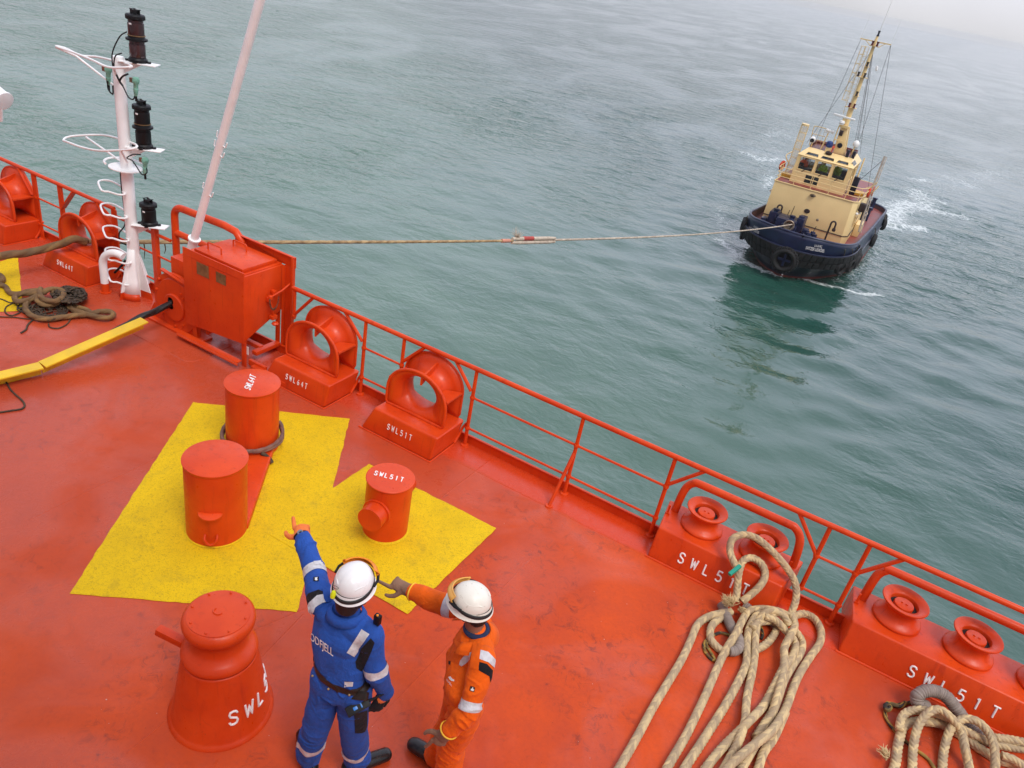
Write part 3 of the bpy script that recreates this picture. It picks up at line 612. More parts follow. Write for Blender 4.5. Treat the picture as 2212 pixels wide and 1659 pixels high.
def lamp(z, tiers, x=MX+.17, y=MY+.14):
    bm_ = MB(); fp = [(x-.10, y-.20), (x+.24, y+.04), (x+.16, y+.18), (x-.20, y-.05)]; bm_.hexa([(a, b, z-.012) for a, b in fp]+[(a, b, z) for a, b in fp])
    bm_.prism([(MX+.03, MY+.03, z-.16), (x+.05, y+.04, z-.013), (MX+.03, MY+.03, z-.013)], (.008, -.008, 0))
    bm_.build('platform', MWHITE, t, bev=.003)
    lp = MB(); r = .089; top = z
    lp.lathe([(.105, .0), (.105, .03), (.09, .05), (.09, .055)], (x, y, z), n=24); 
    for a in (0.6, 2.2, 3.8, 5.3): lp.lathe([(.025, 0), (.025, .02)], (x+.12*math.cos(a), y+.12*math.sin(a), z), n=10)
    lampo = lp.build('navigation_lamp', MBLACK, t)
    h = z+.055
    for k in range(tiers):
        m = MB(); m.lathe([(r-.004, 0), (r, .01), (r, .145), (r-.006, .15), (r-.006, .175)], (x, y, h), n=28); m.build('lens', MLENS if tiers == 2 and z > 3 else MBLACK, lampo)
        h += .175
        if k < tiers-1:
            m = MB(); m.lathe([(r, 0), (r+.03, .008), (r+.03, .028), (r+.004, .04), (r, .05)], (x, y, h), n=28); m.box(x+.0, x+.13, y-.02, y+.02, h+.008, h+.028); m.build('flange', MBLACK, lampo); h += .05
            m = MB(); m.tube([(x+(r+.006)*math.cos(a), y+(r+.006)*math.sin(a), h+.012) for a in np.linspace(0, 2*PI, 25)[:-1]], .005, 6, closed=True); m.build('clamp_ring', MBRASS, lampo)
        m = MB(); m.box(x+.005, x+.04, y-r-.004, y-r+.004, h-.045, h-.028); m.build('sticker', MWHITE, lampo)
    m = MB(); m.lathe([(r, 0), (r+.022, .012), (r+.022, .045), (r+.008, .06), (.0, .07)], (x, y, h), n=10); m.build('cap', MBLACK, lampo)
    m = MB(); m.bar((x-.055, y-.02, h+.085), (x+.055, y-.03, h+.085), .006, .05); m.bar((x-.055, y+.035, h+.085), (x+.055, y+.025, h+.085), .006, .05)
    m.bar((x-.05, y-.03, h+.112), (x-.045, y+.04, h+.112), .02, .006); m.bar((x+.05, y-.03, h+.112), (x+.045, y+.04, h+.112), .02, .006); m.tube([(x+.03*math.cos(a), y+.0, h+.085+.03*math.sin(a)) for a in np.linspace(0, PI, 9)], .004, 6); m.build('carry_grip', MBLACK, lampo)
lamp(3.03, 2); lamp(2.03, 2); lamp(1.03, 1)
def plug(x, y, z, s=1):
    m = MB(); m.lathe([(0, .03), (.03, .025), (.042, 0), (.04, -.03), (.028, -.05), (.026, -.10), (.03, -.105), (.022, -.17), (.012, -.20)], (x, y, z), (.12, 0, 1), n=16); o = m.build('socket_plug', MGREEN, t)
    m = MB(); m.tube([(x-.02, y, z-.19), (x-.02, y, z-.25)], .014, 8); m.build('plug_tail', MBLACK, o)
    m = MB(); m.bar((x-.10, y, z-.02), (x, y, z-.02), .03, .05); m.build('bracket', MRUST, o)
plug(-8.40, 6.22, 2.84); plug(-8.72, 6.10, 2.90); plug(-8.36, 6.24, 1.90)
def cable(P, r=.0075): 
    m = MB(); m.tube(spline(P, .03), r, 8); m.build('cable', MBLACK, t)
q = lambda p, y=6.03: py(p, y)
cable([q(z1(1095, 275)), q(z1(1040, 310)), q(z1(990, 400)), q(z1(968, 480)), q(z1(975, 570)), q(z1(1000, 640)), q(z1(1040, 720))])
cable([q(z1(1050, 460)), q(z1(1000, 480)), q(z1(985, 540)), q(z1(990, 600)), q(z1(1030, 690)), q(z1(1070, 760)), q(z1(1110, 840)), q(z1(1150, 860)), q(z1(1165, 830))])
cable([q(z1(1105, 640)), q(z1(1060, 660)), q(z1(1035, 700)), q(z1(1060, 740))], .011); cable([q(z1(930, 700)), q(z1(935, 770)), q(z1(975, 815)), q(z1(975, 740))], .009)
cable([q(z1(1215, 1335)), q(z1(1150, 1335)), q(z1(1095, 1365)), q(z1(1140, 1385)), q(z1(1180, 1440)), q(z1(1230, 1510)), q(z1(1270, 1490)), q(z1(1265, 1450))])
cable([q(z2(1040, 170), 6.18), q(z2(1050, 300), 6.18), q(z2(1072, 480), 6.2), q(z2(1080, 620), 6.2), q(z2(1030, 700), 6.2), q(z2(1040, 770), 6.2), q(z2(1090, 800), 6.2)], .009)
cable([q(z2(1085, 930), 6.2), q(z2(1050, 980), 6.15), q(z2(990, 1040), 6.1)], .016)
# white lamp head at the very left edge, on a bracket from its own post
t = thing('floodlight', 'white rusty lamp head on a white post, cut by the left edge of the picture', 'floodlight', pz(za(-70, 200), 0))
c = py((4, 214), 6.2); m = MB(); m.lathe([(0, -.16), (.09, -.15), (.12, -.05), (.12, .10), (.10, .13)], c+Vector((-.12, 0, .03)), (.85, .1, -.35), n=24); m.build('housing', MWHITE, t)
m = MB(); m.lathe([(.125, .12), (.135, .13), (.135, .155), (.11, .16)], c+Vector((-.12, 0, .03)), (.85, .1, -.35), n=24); m.build('rim', MWHITE, t)
m = MB(); m.tube([c+Vector((-.02, -.02, -.08)), c+Vector((-.10, 0, -.30)), c+Vector((-.75, 0, -.45))], .03, 12); m.tube([c+Vector((-.75, 0, -.3)), Vector((c.x-.75, c.y, 0))], .045, 16); m.build('post', MWHITE, t)

# ------------------------------------------------------------------ bollards
t = thing('twin_bollard', 'pair of thick red bollards joined by a red base plate on the yellow paint', 'bollards', (-4.6, 4.2, 0))
FC, BC = Vector((-4.27, 3.665, 0)), Vector((-4.97, 4.75, 0))
def bol(c, h, r, name='post'):
    m = MB(); m.lathe([(r+.0, 0), (r, h-.03), (r+.006, h-.022), (r+.010, h-.012), (r+.010, h-.002), (r+.006, h), (0, h+.004)], c, n=64); return m.build(name, MR, t, ang=30)
pf = bol(FC, .79, .26); pb = bol(BC, .78, .262)
m = MB(); m.lathe([(.270, .006), (.272, .012), (.262, .018)], FC, n=56); m.build('painted_foot_weld', MYD, pf)
m = MB(); m.lathe([(.275, .004), (.278, .010), (.263, .022)], BC, n=56); m.build('painted_foot_weld', MYD, pb)
d = (BC-FC).normalized(); r_ = Vector((d.y, -d.x, 0)); m = MB()
m.prism([FC+r_*.27+Vector((0, 0, 0)), BC+r_*.24, BC-r_*.24, FC-r_*.27], (0, 0, .09)); m.build('base_plate', MR, t, bev=.028, seg=3)
m = MB()                                            # half-moon lug and staple on the near post
yv = Vector((.61, -.79, 0)); c = FC + Vector((0, 0, .36)); tv = Vector((.79, .61, 0))
hm = [c + yv*.252 + tv*.10 + Vector((0, 0, .025)), c + yv*.252 - tv*.10 + Vector((0, 0, .025))]
pts = [c + yv*.25 + tv*(.10*math.cos(a)) + yv*(.075*math.sin(a)) + Vector((0, 0, .02-.02*math.sin(a))) for a in np.linspace(0, PI, 16)]
m.prism(pts, (0, 0, .014)); m.build('lug', MR, pf, bev=.003)
m = MB(); c = FC + yv*.26 + Vector((0, 0, .10)); m.tube(spline([c-tv*.05+Vector((0, 0, .05))-yv*.01, c-tv*.05+Vector((0, 0, .01))+yv*.02, c-tv*.02-Vector((0, 0, .03))+yv*.03, c+tv*.02-Vector((0, 0, .03))+yv*.03, c+tv*.05+Vector((0, 0, .01))+yv*.02, c+tv*.05+Vector((0, 0, .05))-yv*.01], .01), .011, 10); m.build('staple', MR, pf)
letters('lettering', 'SWL64T', pz(z5(1612, 300), .787), pz(z5(1665, 180), .787)-pz(z5(1612, 300), .787), pz(z5(1590, 285), .787)-pz(z5(1625, 300), .787), .07, .047, .0052, pb)
t = thing('cross_bollard', 'small single red bollard with a horizontal pin, marked SWL51T on top', 'bollard', (-3.13, 4.63, 0))
SB = Vector((-3.13, 4.64, 0)); m = MB(); m.lathe([(.212, 0), (.212, .60), (.218, .605), (.224, .612), (.224, .618), (.218, .622), (0, .624)], SB, n=56); m.build('post', MR, t, ang=30)
PA = far(SB+Vector((0, 0, .36)), z7(540, 165), .36, -1); pd = (PA-(SB+Vector((0, 0, .36)))); pd.z = 0; pd = pd.normalized()
m = MB(); c = SB+Vector((0, 0, .36)); m.tube([c-pd*.34, c+pd*.34], .118, 40); m.build('cross_pin', MR, t, ang=30)
m = MB(); m.lathe([(.228, .008), (.230, .014), (.214, .028)], SB, n=56); m.build('painted_foot_weld', MYD, t)
m = MB(); m.tube([c+pd*.205, c+pd*.225], .135, 40); m.build('pin_weld', MR, t)
letters('lettering', 'SWL51T', pz(z4(378, 1470), .626), pz(z4(600, 1525), .626)-pz(z4(378, 1470), .626), pz(z4(390, 1440), .626)-pz(z4(378, 1470), .626), .06, .049, .0052, t)
t = thing('warping_roller', 'big red cone-shaped pedestal roller with a short handle, in front of the yellow paint', 'pedestal roller', (-2.84, 2.43, 0))
c = Vector((-2.84, 2.43, 0))
m = MB(); m.lathe([(.352, 0), (.352, .012), (.334, .028), (.324, .045), (.243, .565), (.24, .575), (.235, .58)], c, n=64); cone = m.build('cone', MR, t, ang=50)
m = MB(); prof = [(.226, .585), (.243, .595), (.246, .615), (.24, .64), (.215, .665), (.19, .685), (.178, .71), (.172, .75), (.176, .79), (.192, .82), (.214, .84), (.227, .865), (.23, .89), (.224, .915), (.205, .933), (.196, .937)]
m.lathe(prof, c, n=64); m.build('drum', MR, t, ang=60)
m = MB(); m.lathe([(.197, .936), (.197, .942), (.19, .944), (0, .948)], c, n=64); cov = m.build('cover', MR, t)
for i in range(8):
    a = .4+i*PI/4; m = MB(); m.lathe([(.008, 0), (.008, .008), (.004, .012)], c+Vector((.178*math.cos(a), .178*math.sin(a), .944)), n=8); m.build('bolt', MR, cov)
m = MB(); m.tube([c+Vector((.03*math.cos(a)-.01, .03*math.sin(a)*.8, .952)) for a in np.linspace(2.6, 6.6, 12)], .0045, 8); m.build('staple', MR, cov)
hA = c+Vector((-.22, -.02, .60)); hB = far(c+Vector((-.2, 0, .66)), z6(238, 545), .24, 1)
hd = (far(hA, z6(245, 555), .29) - hA).normalized(); m = MB(); hA = pz(z6(455, 668), .60); hB = pz(z6(240, 560), .64); m.bar(hA, hB, .060, .060); m.build('handle', MR, t, bev=.012, seg=2)
def cone_s(ang0, z0):
    def f(a, b):
        z = z0+b*.985; r = .324 + (.243-.324)*(z-.05)/.515 + .0015; th_ = ang0 + a/r; return c+Vector((r*math.cos(th_), r*math.sin(th_), z))
    return f
letters('lettering', 'SWL51T', 0, (1, 0, 0), (0, 0, 1), .112, .112, .008, cone, surf=cone_s(-.56, .19), wx=.75)

# ------------------------------------------------------------------ roller fairleads
def roller_box(label, x0, n, width):
    t = thing('roller_fairlead', label, 'roller fairlead', (x0, 6.3, 0), 'roller fairleads along the rail')
    m = MB(); x1 = x0+width
    m.hexa([(x0, 6.03, 0), (x1, 6.03, 0), (x1+.10, 6.66, .0), (x0-.06, 6.66, .0), (x0, 6.13, .31), (x1, 6.13, .31), (x1+.10, 6.64, .31), (x0-.06, 6.64, .31)]); box = m.build('box', MR, t, bev=.02, seg=3)
    m = MB(); m.tube([(x0-.02, 6.02, .004), (x1+.02, 6.02, .004)], .012, 8); m.build('weld_bead', MR, box)
    for i in range(n):
        cx_ = x0+.345+.605*i; c = Vector((cx_, 6.44, .31))
        m = MB(); m.lathe([(.205, 0), (.212, .012), (.208, .03), (.185, .045), (.158, .065), (.140, .10), (.138, .135), (.152, .170), (.178, .195), (.197, .208), (.203, .218), (.199, .226), (.186, .226), (.155, .212), (.126, .198), (.120, .19), (.120, .12)], c, n=48); ro = m.build('roller', MR, t, ang=60)
        m = MB(); m.lathe([(.086, .09), (.086, .178), (.082, .186), (0, .188)], c, n=32); m.box(cx_-.03, cx_-.012, 6.435, 6.45, .497, .507); m.box(cx_+.01, cx_+.03, 6.43, 6.445, .497, .507); m.build('pin_cap', MR, ro, bev=.002)
        m = MB(); m.lathe([(.0865, .10), (.0865, .150), (.1195, .150), (.1195, .10)], c, n=32); m.build('bearing_gap_shade', MBLACKM, ro)  # black ring stands in for the shade down the gap round the cap
    a, b = x0+.0, x1-.02; yb = 6.56
    P = [(a+.04, yb-.06, .29), (a+.05, yb-.03, .50), (a+.07, yb, .60), (a+.12, yb+.01, .66), (a+.22, yb+.01, .68), (b-.20, yb+.01, .68), (b-.08, yb+.01, .67), (b-.01, yb, .60), (b+.02, yb-.03, .50), (b+.04, yb-.06, .29)]
    m = MB(); m.tube(spline(P, .03), .040, 18); m.build('hoop', MR, t)
    for x in (a-.015, b+.0):
        m = MB(); m.box(x, x+.02, yb-.17, yb-.155, .31, .42); m.box(x-.01, x+.03, yb-.18, yb-.15, .31, .33); m.build('clip', MR, t)
    return t
ra = roller_box('red roller fairlead box with two rollers and a hoop, half covered by the hanging rope', -.945, 2, 1.24)
rb = roller_box('red roller fairlead box with three rollers, cut by the right edge of the picture', .93, 3, 1.9)
fs_ = lambda x0: (lambda a, b: Vector((x0+a, 6.028+(.085+b)*.3226, .085+b)))
letters('lettering', 'SWL51T', 0, 0*Vector((1, 0, 0)) if False else (1, 0, 0), (0, .3, 1), .098, .128, .0085, ra, surf=fs_(-.66), wx=.78)
letters('lettering', 'SWL51T', 0, (1, 0, 0), (0, .3, 1), .098, .133, .0085, rb, surf=fs_(1.49), wx=.78)
# ------------------------------------------------------------------ people
def capsule(mb, a, b, ra, rb, side=None, ks=1.0, n=20):
    a = Vector(a); b = Vector(b); d = b-a; Ln = d.length; d = d.normalized() if Ln > 1e-6 else Vector((0, 0, 1))
    s = Vector(side) if side is not None else (Vector((1, 0, 0)) if abs(d.x) < .8 else Vector((0, 1, 0))); s = (s - d*s.dot(d)).normalized(); t_ = d.cross(s)
    rings = []
    for k in range(1, 6): th_ = PI/2*(1-k/5); rings.append((a - d*ra*math.sin(th_), ra*math.cos(th_)))
    for k in range(1, 6): f_ = k/6; rings.append((a + d*Ln*f_, ra+(rb-ra)*f_))
    for k in range(0, 5): th_ = PI/2*k/5; rings.append((b + d*rb*math.sin(th_), rb*math.cos(th_)))
    vs = [a - d*ra]; fs = []
    for p, r in rings:
        for j in range(n): an = 2*PI*j/n; vs.append(p + s*math.cos(an)*r*ks + t_*math.sin(an)*r)
    vs.append(b + d*rb); m = len(rings)
    for j in range(n): fs.append((0, 1+(j+1) % n, 1+j)); fs.append((1+(m-1)*n+j, 1+(m-1)*n+(j+1) % n, 1+m*n))
    for i in range(m-1):
        for j in range(n): fs.append((1+i*n+j, 1+i*n+(j+1) % n, 1+(i+1)*n+(j+1) % n, 1+(i+1)*n+j))
    mb.add(vs, fs)
class Fig:
    """A figure: capsules that are fused into one continuous surface, with a zone for each (cloth, skin, glove, boot, hair)."""
    def __init__(s): s.c = []; s.mb = MB()
    def cap(s, a, b, ra, rb, zone, side=None, ks=1.0, fold=0.0):
        s.c.append((Vector(a), Vector(b), ra, rb, zone, Vector(side) if side is not None else None, ks, fold)); capsule(s.mb, a, b, ra, rb, side, ks)
    def limb(s, pts, rs, zone, side=None, ks=1.0, fold=0.0):
        for i in range(len(pts)-1): s.cap(pts[i], pts[i+1], rs[i], rs[i+1], zone, side, ks, fold)
    def fuse(s, voxel, mats, smooth=4, amp=.011):
        me = bpy.data.meshes.new('b'); me.from_pydata([tuple(v) for v in s.mb.v], [], s.mb.f); o = bpy.data.objects.new('b', me); COL.objects.link(o)
        r = o.modifiers.new('r', 'REMESH'); r.mode = 'VOXEL'; r.voxel_size = voxel
        q = o.modifiers.new('q', 'SMOOTH'); q.factor = .5; q.iterations = smooth
        dg = bpy.context.evaluated_depsgraph_get(); me2 = bpy.data.meshes.new_from_object(o.evaluated_get(dg)); bpy.data.objects.remove(o)
        n = len(me2.vertices); V = np.empty(n*3); me2.vertices.foreach_get('co', V); V = V.reshape(-1, 3); Nn = np.empty(n*3); me2.vertices.foreach_get('normal', Nn); Nn = Nn.reshape(-1, 3)
        best = np.full(n, 1e9); zi = np.zeros(n, int); ci = np.zeros(n, int); tt = np.zeros(n); zones = [m_[0] for m_ in mats]
        for k, (a, b, ra, rb, zone, side, ks, fold) in enumerate(s.c):
            A = np.array(a); D = np.array(b)-A; L2 = D@D+1e-12; t_ = np.clip(((V-A)@D)/L2, 0, 1); R_ = V-A-t_[:, None]*D
            if side is not None and ks != 1.0:
                S_ = np.array(side) - D*(np.array(side)@D)/L2; S_ /= np.linalg.norm(S_)+1e-9; cmp = R_@S_; R_ = R_ - np.outer(cmp*(1-1/ks), S_)
            d = np.linalg.norm(R_, axis=1) - (ra+(rb-ra)*t_); m = d < best; best[m] = d[m]; zi[m] = zones.index(zone); ci[m] = k; tt[m] = t_[m]
        if amp:
            F_ = np.array([c[7] for c in s.c])[ci]; disp = np.zeros(n); ax = np.array([list((c[1]-c[0]).normalized() if (c[1]-c[0]).length > 0 else Vector((0, 0, 1))) for c in s.c])[ci]
            for i in np.nonzero(F_ > 0)[0]:
                p = Vector(V[i]); a_ = Vector(ax[i]); al = p.dot(a_); q_ = (p - a_*al)*4.5 + a_*al*9
                w_ = noise.noise(p*5)*1.5; q_ = q_ + Vector((w_, -w_*.8, w_*.6)); w2 = noise.noise(p*2.6+Vector((3, 7, 1)))
                disp[i] = ((1-abs(noise.noise(q_))*2.6)**3*.9 - .12)*F_[i]*amp*(.55+w2*1.2) + noise.noise(p*6)*F_[i]*amp*.9
            V = V + Nn*disp[:, None]; me2.vertices.foreach_set('co', V.ravel())
        me2.materials.clear()
        for _, m_ in mats: me2.materials.append(m_)
        nf = len(me2.polygons); ls = np.empty(nf, int); me2.polygons.foreach_get('loop_start', ls); lv = np.empty(len(me2.loops), int); me2.loops.foreach_get('vertex_index', lv)
        fz = zi[lv[ls]]; me2.polygons.foreach_set('material_index', fz); me2.update()
        s.me = me2; s.bvh = BVHTree.FromPolygons([tuple(v) for v in V], [tuple(p.vertices) for p in me2.polygons]); s.zones = zones; s.ci = ci; s.fci = ci[lv[ls]]
        return me2
    def part(s, name, zone, off, parent, m, label=None):
        bm = bmesh.new(); bm.from_mesh(s.me); k = s.zones.index(zone)
        bmesh.ops.delete(bm, geom=[f for f in bm.faces if f.material_index != k], context='FACES')
        for v in bm.verts: v.co += v.normal*off
        for f in bm.faces: f.material_index = 0
        left = set(bm.faces); groups = []
        while left:
            st = [left.pop()]; g = [st[0]]
            while st:
                for e in st.pop().edges:
                    for f in e.link_faces:
                        if f in left: left.discard(f); st.append(f); g.append(f)
            groups.append(g)
        groups.sort(key=len, reverse=True); big = [g for g in groups if len(g) > max(30, .15*len(groups[0]))]
        if not big: bm.free(); return
        for g in big:
            vi = {}; vs = []; fs = []
            for f in g:
                for v in f.verts:
                    if v not in vi: vi[v] = len(vs); vs.append(tuple(v.co))
                fs.append([vi[v] for v in f.verts])
            me = bpy.data.meshes.new(name); me.from_pydata(vs, [], fs); me.materials.append(m); o = link(name, me, parent, None)
        bm.free()
    def band(s, name, p, ax, hw, near, off, parent, m, caps=None):
        """a strip of cloth round a limb: the slice of the surface between two planes"""
        p = Vector(p); ax = Vector(ax).normalized(); bm = bmesh.new(); bm.from_mesh(s.me); bm.faces.ensure_lookup_table()
        bmesh.ops.delete(bm, geom=[f for f in bm.faces if (f.calc_center_median()-p).length > near or (caps is not None and s.fci[f.index] not in caps)], context='FACES')
        for sg in (1, -1): bmesh.ops.bisect_plane(bm, geom=bm.verts[:]+bm.edges[:]+bm.faces[:], plane_co=p+ax*hw*sg, plane_no=ax*sg, clear_outer=True)
        bm.normal_update()
        for v in bm.verts: v.co += v.normal*off
        for f in bm.faces: f.material_index = 0
        me = bpy.data.meshes.new(name); bm.to_mesh(me); bm.free(); me.materials.append(m); return link(name, me, parent, None)
def drape_pt(bvhs, q, off=.002):
    d = ray(q).normalized(); best = None
    for b in bvhs:
        h = b.ray_cast(CAM, d)
        if h[0] is not None and (best is None or h[3] < best[3]): best = h
    if best is None: 
        hs_ = [bvhs[0].find_nearest(CAM + d*k) for k in np.linspace(3.4, 5.4, 50)]; h = min(hs_, key=lambda e: e[3]); return h[0] + h[1]*off
    return best[0] + best[1]*off if best[1].dot(d) < 0 else best[0] - best[1]*off
def drape_poly(name, bvhs, poly, parent, m, off=.003, step=6, ths=.0):
    """a flat patch sewn on the surface: the polygon is given where it shows, every vertex lies on the cloth"""
    bm = bmesh.new(); vs = [bm.verts.new((x, y, 0)) for x, y in poly]; f = bm.faces.new(vs)
    xs = [p[0] for p in poly]; ys = [p[1] for p in poly]
    for k in np.arange(min(xs)+step, max(xs), step): bmesh.ops.bisect_plane(bm, geom=bm.verts[:]+bm.edges[:]+bm.faces[:], plane_co=(k, 0, 0), plane_no=(1, 0, 0))
    for k in np.arange(min(ys)+step, max(ys), step): bmesh.ops.bisect_plane(bm, geom=bm.verts[:]+bm.edges[:]+bm.faces[:], plane_co=(0, k, 0), plane_no=(0, 1, 0))
    for v in bm.verts: v.co = drape_pt(bvhs, (v.co.x, v.co.y), off)
    me = bpy.data.meshes.new(name); bm.to_mesh(me); bm.free(); me.materials.append(m); return link(name, me, parent, None)
def drape_text(name, s, bvhs, o, ex, ey, parent, m, off=.003, sub=1, bold=.0):
    o = Vector(o); ex = Vector(ex); ey = Vector(ey)
    return bf_text(name, s, lambda x, y: drape_pt(bvhs, tuple(o+ex*x+ey*y), off), parent, m, sub, bold)
def cloth(name, col, rough=.85, wr=.5):
    m, t, bs = mat(name); n = noise_n(t, 9, 6, .6, .6); n2 = noise_n(t, 300, 2, .5)
    t.links.new(mix(t, mrange(t, n.outputs[0], .3, .7, 0, 1), tuple(c*.82 for c in col), tuple(min(1, c*1.12) for c in col)), bs.inputs['Base Color'])
    bs.inputs['Roughness'].default_value = rough; bs.inputs['Sheen Weight'].default_value = .04; bs.inputs['Specular IOR Level'].default_value = .25
    ad = nd(t, "ShaderNodeMath", operation='MULTIPLY_ADD', i_1=.05); t.links.new(n2.outputs[0], ad.inputs[0]); t.links.new(noise_n(t, 16, 5, .6, 1.4).outputs[0], ad.inputs[2])
    bump(t, bs, ad.outputs[0], wr, .02); return m
MBLUE = cloth('blue_coverall_cloth', (.020, .080, .36)); MORG = cloth('orange_coverall_cloth', (.82, .115, .002)); MBLK = cloth('black_cloth', (.010, .009, .012)); MNAVY = cloth('navy_shirt_cloth', (.02, .03, .08))
MREFL = simple('reflective_tape', (.58, .56, .57), .42, var=.16, scale=28, bstr=.6, bscale=40, bdist=.01)
MSKIN = simple('brown_skin', (.25, .095, .055), .55, var=.15, scale=12); MHAIR = simple('dark_hair', (.012, .009, .008), .6, var=.3, bstr=.6, bscale=160)
MHELM = simple('white_helmet_plastic', (.82, .80, .78), .28, var=.03, scale=5); MHELM2 = None
m_, t_, b_ = mat('worn_white_helmet_plastic'); n_ = noise_n(t_, 26, 5, .65); c_ = mix(t_, mrange(t_, n_.outputs[0], .62, .72, 0, .6), (.80, .76, .66), (.30, .24, .15)); t_.links.new(mix(t_, mrange(t_, noise_n(t_, 70, 2).outputs[0], .74, .78, 0, .9), c_, (.12, .08, .05)), b_.inputs['Base Color']); b_.inputs['Roughness'].default_value = .4; MHELM2 = m_
MGLOVE = cloth('orange_knit_glove', (.85, .20, .045)); MLEATH = cloth('brown_leather_glove', (.25, .135, .085), .8); MPIPE = simple('yellow_glove_hem', (.80, .48, .03), .6)
MBOOT = simple('black_boot_leather', (.014, .013, .013), .3, var=.3); MBELT = simple('black_belt_leather', (.02, .012, .008), .45, var=.3, bstr=.2); MNEON = simple('neon_yellow_plastic', (.75, .80, .01), .4)
MORV = simple('orange_goggle_lens', (.85, .26, .015), .15, var=.1); MAMB = simple('amber_goggle_lens', (.75, .38, .08), .15, var=.1); MBLUEP = simple('blue_plastic_button', (.03, .20, .60), .3); MGREY = simple('grey_watch_face', (.25, .26, .27), .2, metal=.5)
def rvec(v, ax, a): return Matrix.Rotation(a, 3, ax) @ v
def hand(F, wr, d, nrm, th, zone, point=True, sc=1.0, tip=None):
    """wrist, direction, back-of-hand normal, thumb side (+1/-1 along d x nrm)"""
    d = d.normalized(); nrm = (nrm - d*nrm.dot(d)).normalized(); lat = d.cross(nrm)*th
    F.cap(wr, wr+d*.075*sc, .024*sc, .023*sc, zone, lat, 1.62)
    kn = [wr+d*(.088-.004*abs(i-1.2))*sc+lat*(.033-.022*i)*sc for i in range(4)]; ln = [(.040, .026, .022), (.044, .030, .023), (.040, .028, .022), (.032, .020, .019)]
    for i in range(4):
        angs = (.05, .06, .08) if (point and i == 0) else ((1.25, 1.5, 1.0) if point else (.45, .55, .35)); p = kn[i]; dd = d; rr = (.0115, .0108, .0100, .0090)
        ax = d.cross(nrm)
        for k in range(3):
            dd = rvec(dd, ax, -angs[k] if not False else angs[k]); 
            L_ = ln[i][k]*sc*(1.08 if point and i == 0 else 1); F.cap(p, p+dd*L_, rr[k]*sc, rr[k+1]*sc, zone); p = p+dd*L_
    a = wr+d*.022*sc+lat*.030*sc - nrm*.006; b = a+(d*.55+lat*.72-nrm*.35).normalized()*.042*sc; c = b+(d*.85+lat*(.42 if point else .1)-nrm*.25).normalized()*.034*sc; e = c+(d*.9+lat*.1).normalized()*.022*sc
    F.limb([a, b, c, e], [.0150*sc, .0135*sc, .0115*sc, .0095*sc], zone)
def head(F, c, fwd, up, zone='skin', hz='hair', hairdown=.0):
    r = fwd.cross(up).normalized()
    F.cap(c-fwd*.018+up*.02, c+fwd*.022+up*.03, .088, .080, zone, r, .90)
    F.cap(c+fwd*.040-up*.045, c+fwd*.055-up*.068, .052, .036, zone, r, 1.05)           # jaw and chin
    F.cap(c+fwd*.088+up*.010, c+fwd*.104-up*.022, .011, .014, zone)                      # nose
    F.cap(c+fwd*.082+up*.028-r*.035, c+fwd*.082+up*.028+r*.035, .014, .014, zone)       # brow
    F.cap(c+fwd*.090-up*.050-r*.018, c+fwd*.090-up*.050+r*.018, .008, .008, zone)       # mouth
    for s in (-1, 1):
        F.cap(c+r*s*.080-up*.025, c+r*s*.086+up*.022, .011, .016, zone, fwd, 1.3)        # ear
        F.cap(c+fwd*.060-up*.020+r*s*.038, c+fwd*.058-up*.03+r*s*.04, .022, .02, zone)   # cheek
        F.cap(c+fwd*.080+up*.008+r*s*.031, c+fwd*.081+up*.008+r*s*.031, .012, .012, zone)
    F.cap(c-fwd*.052+up*.02, c-fwd*.060-up*.035, .062, .052, hz, r, 1.22)
    for s in (-1, 1): F.cap(c-fwd*.025+r*s*.058+up*.02, c-fwd*.03+r*s*.056-up*.02, .028, .024, hz)
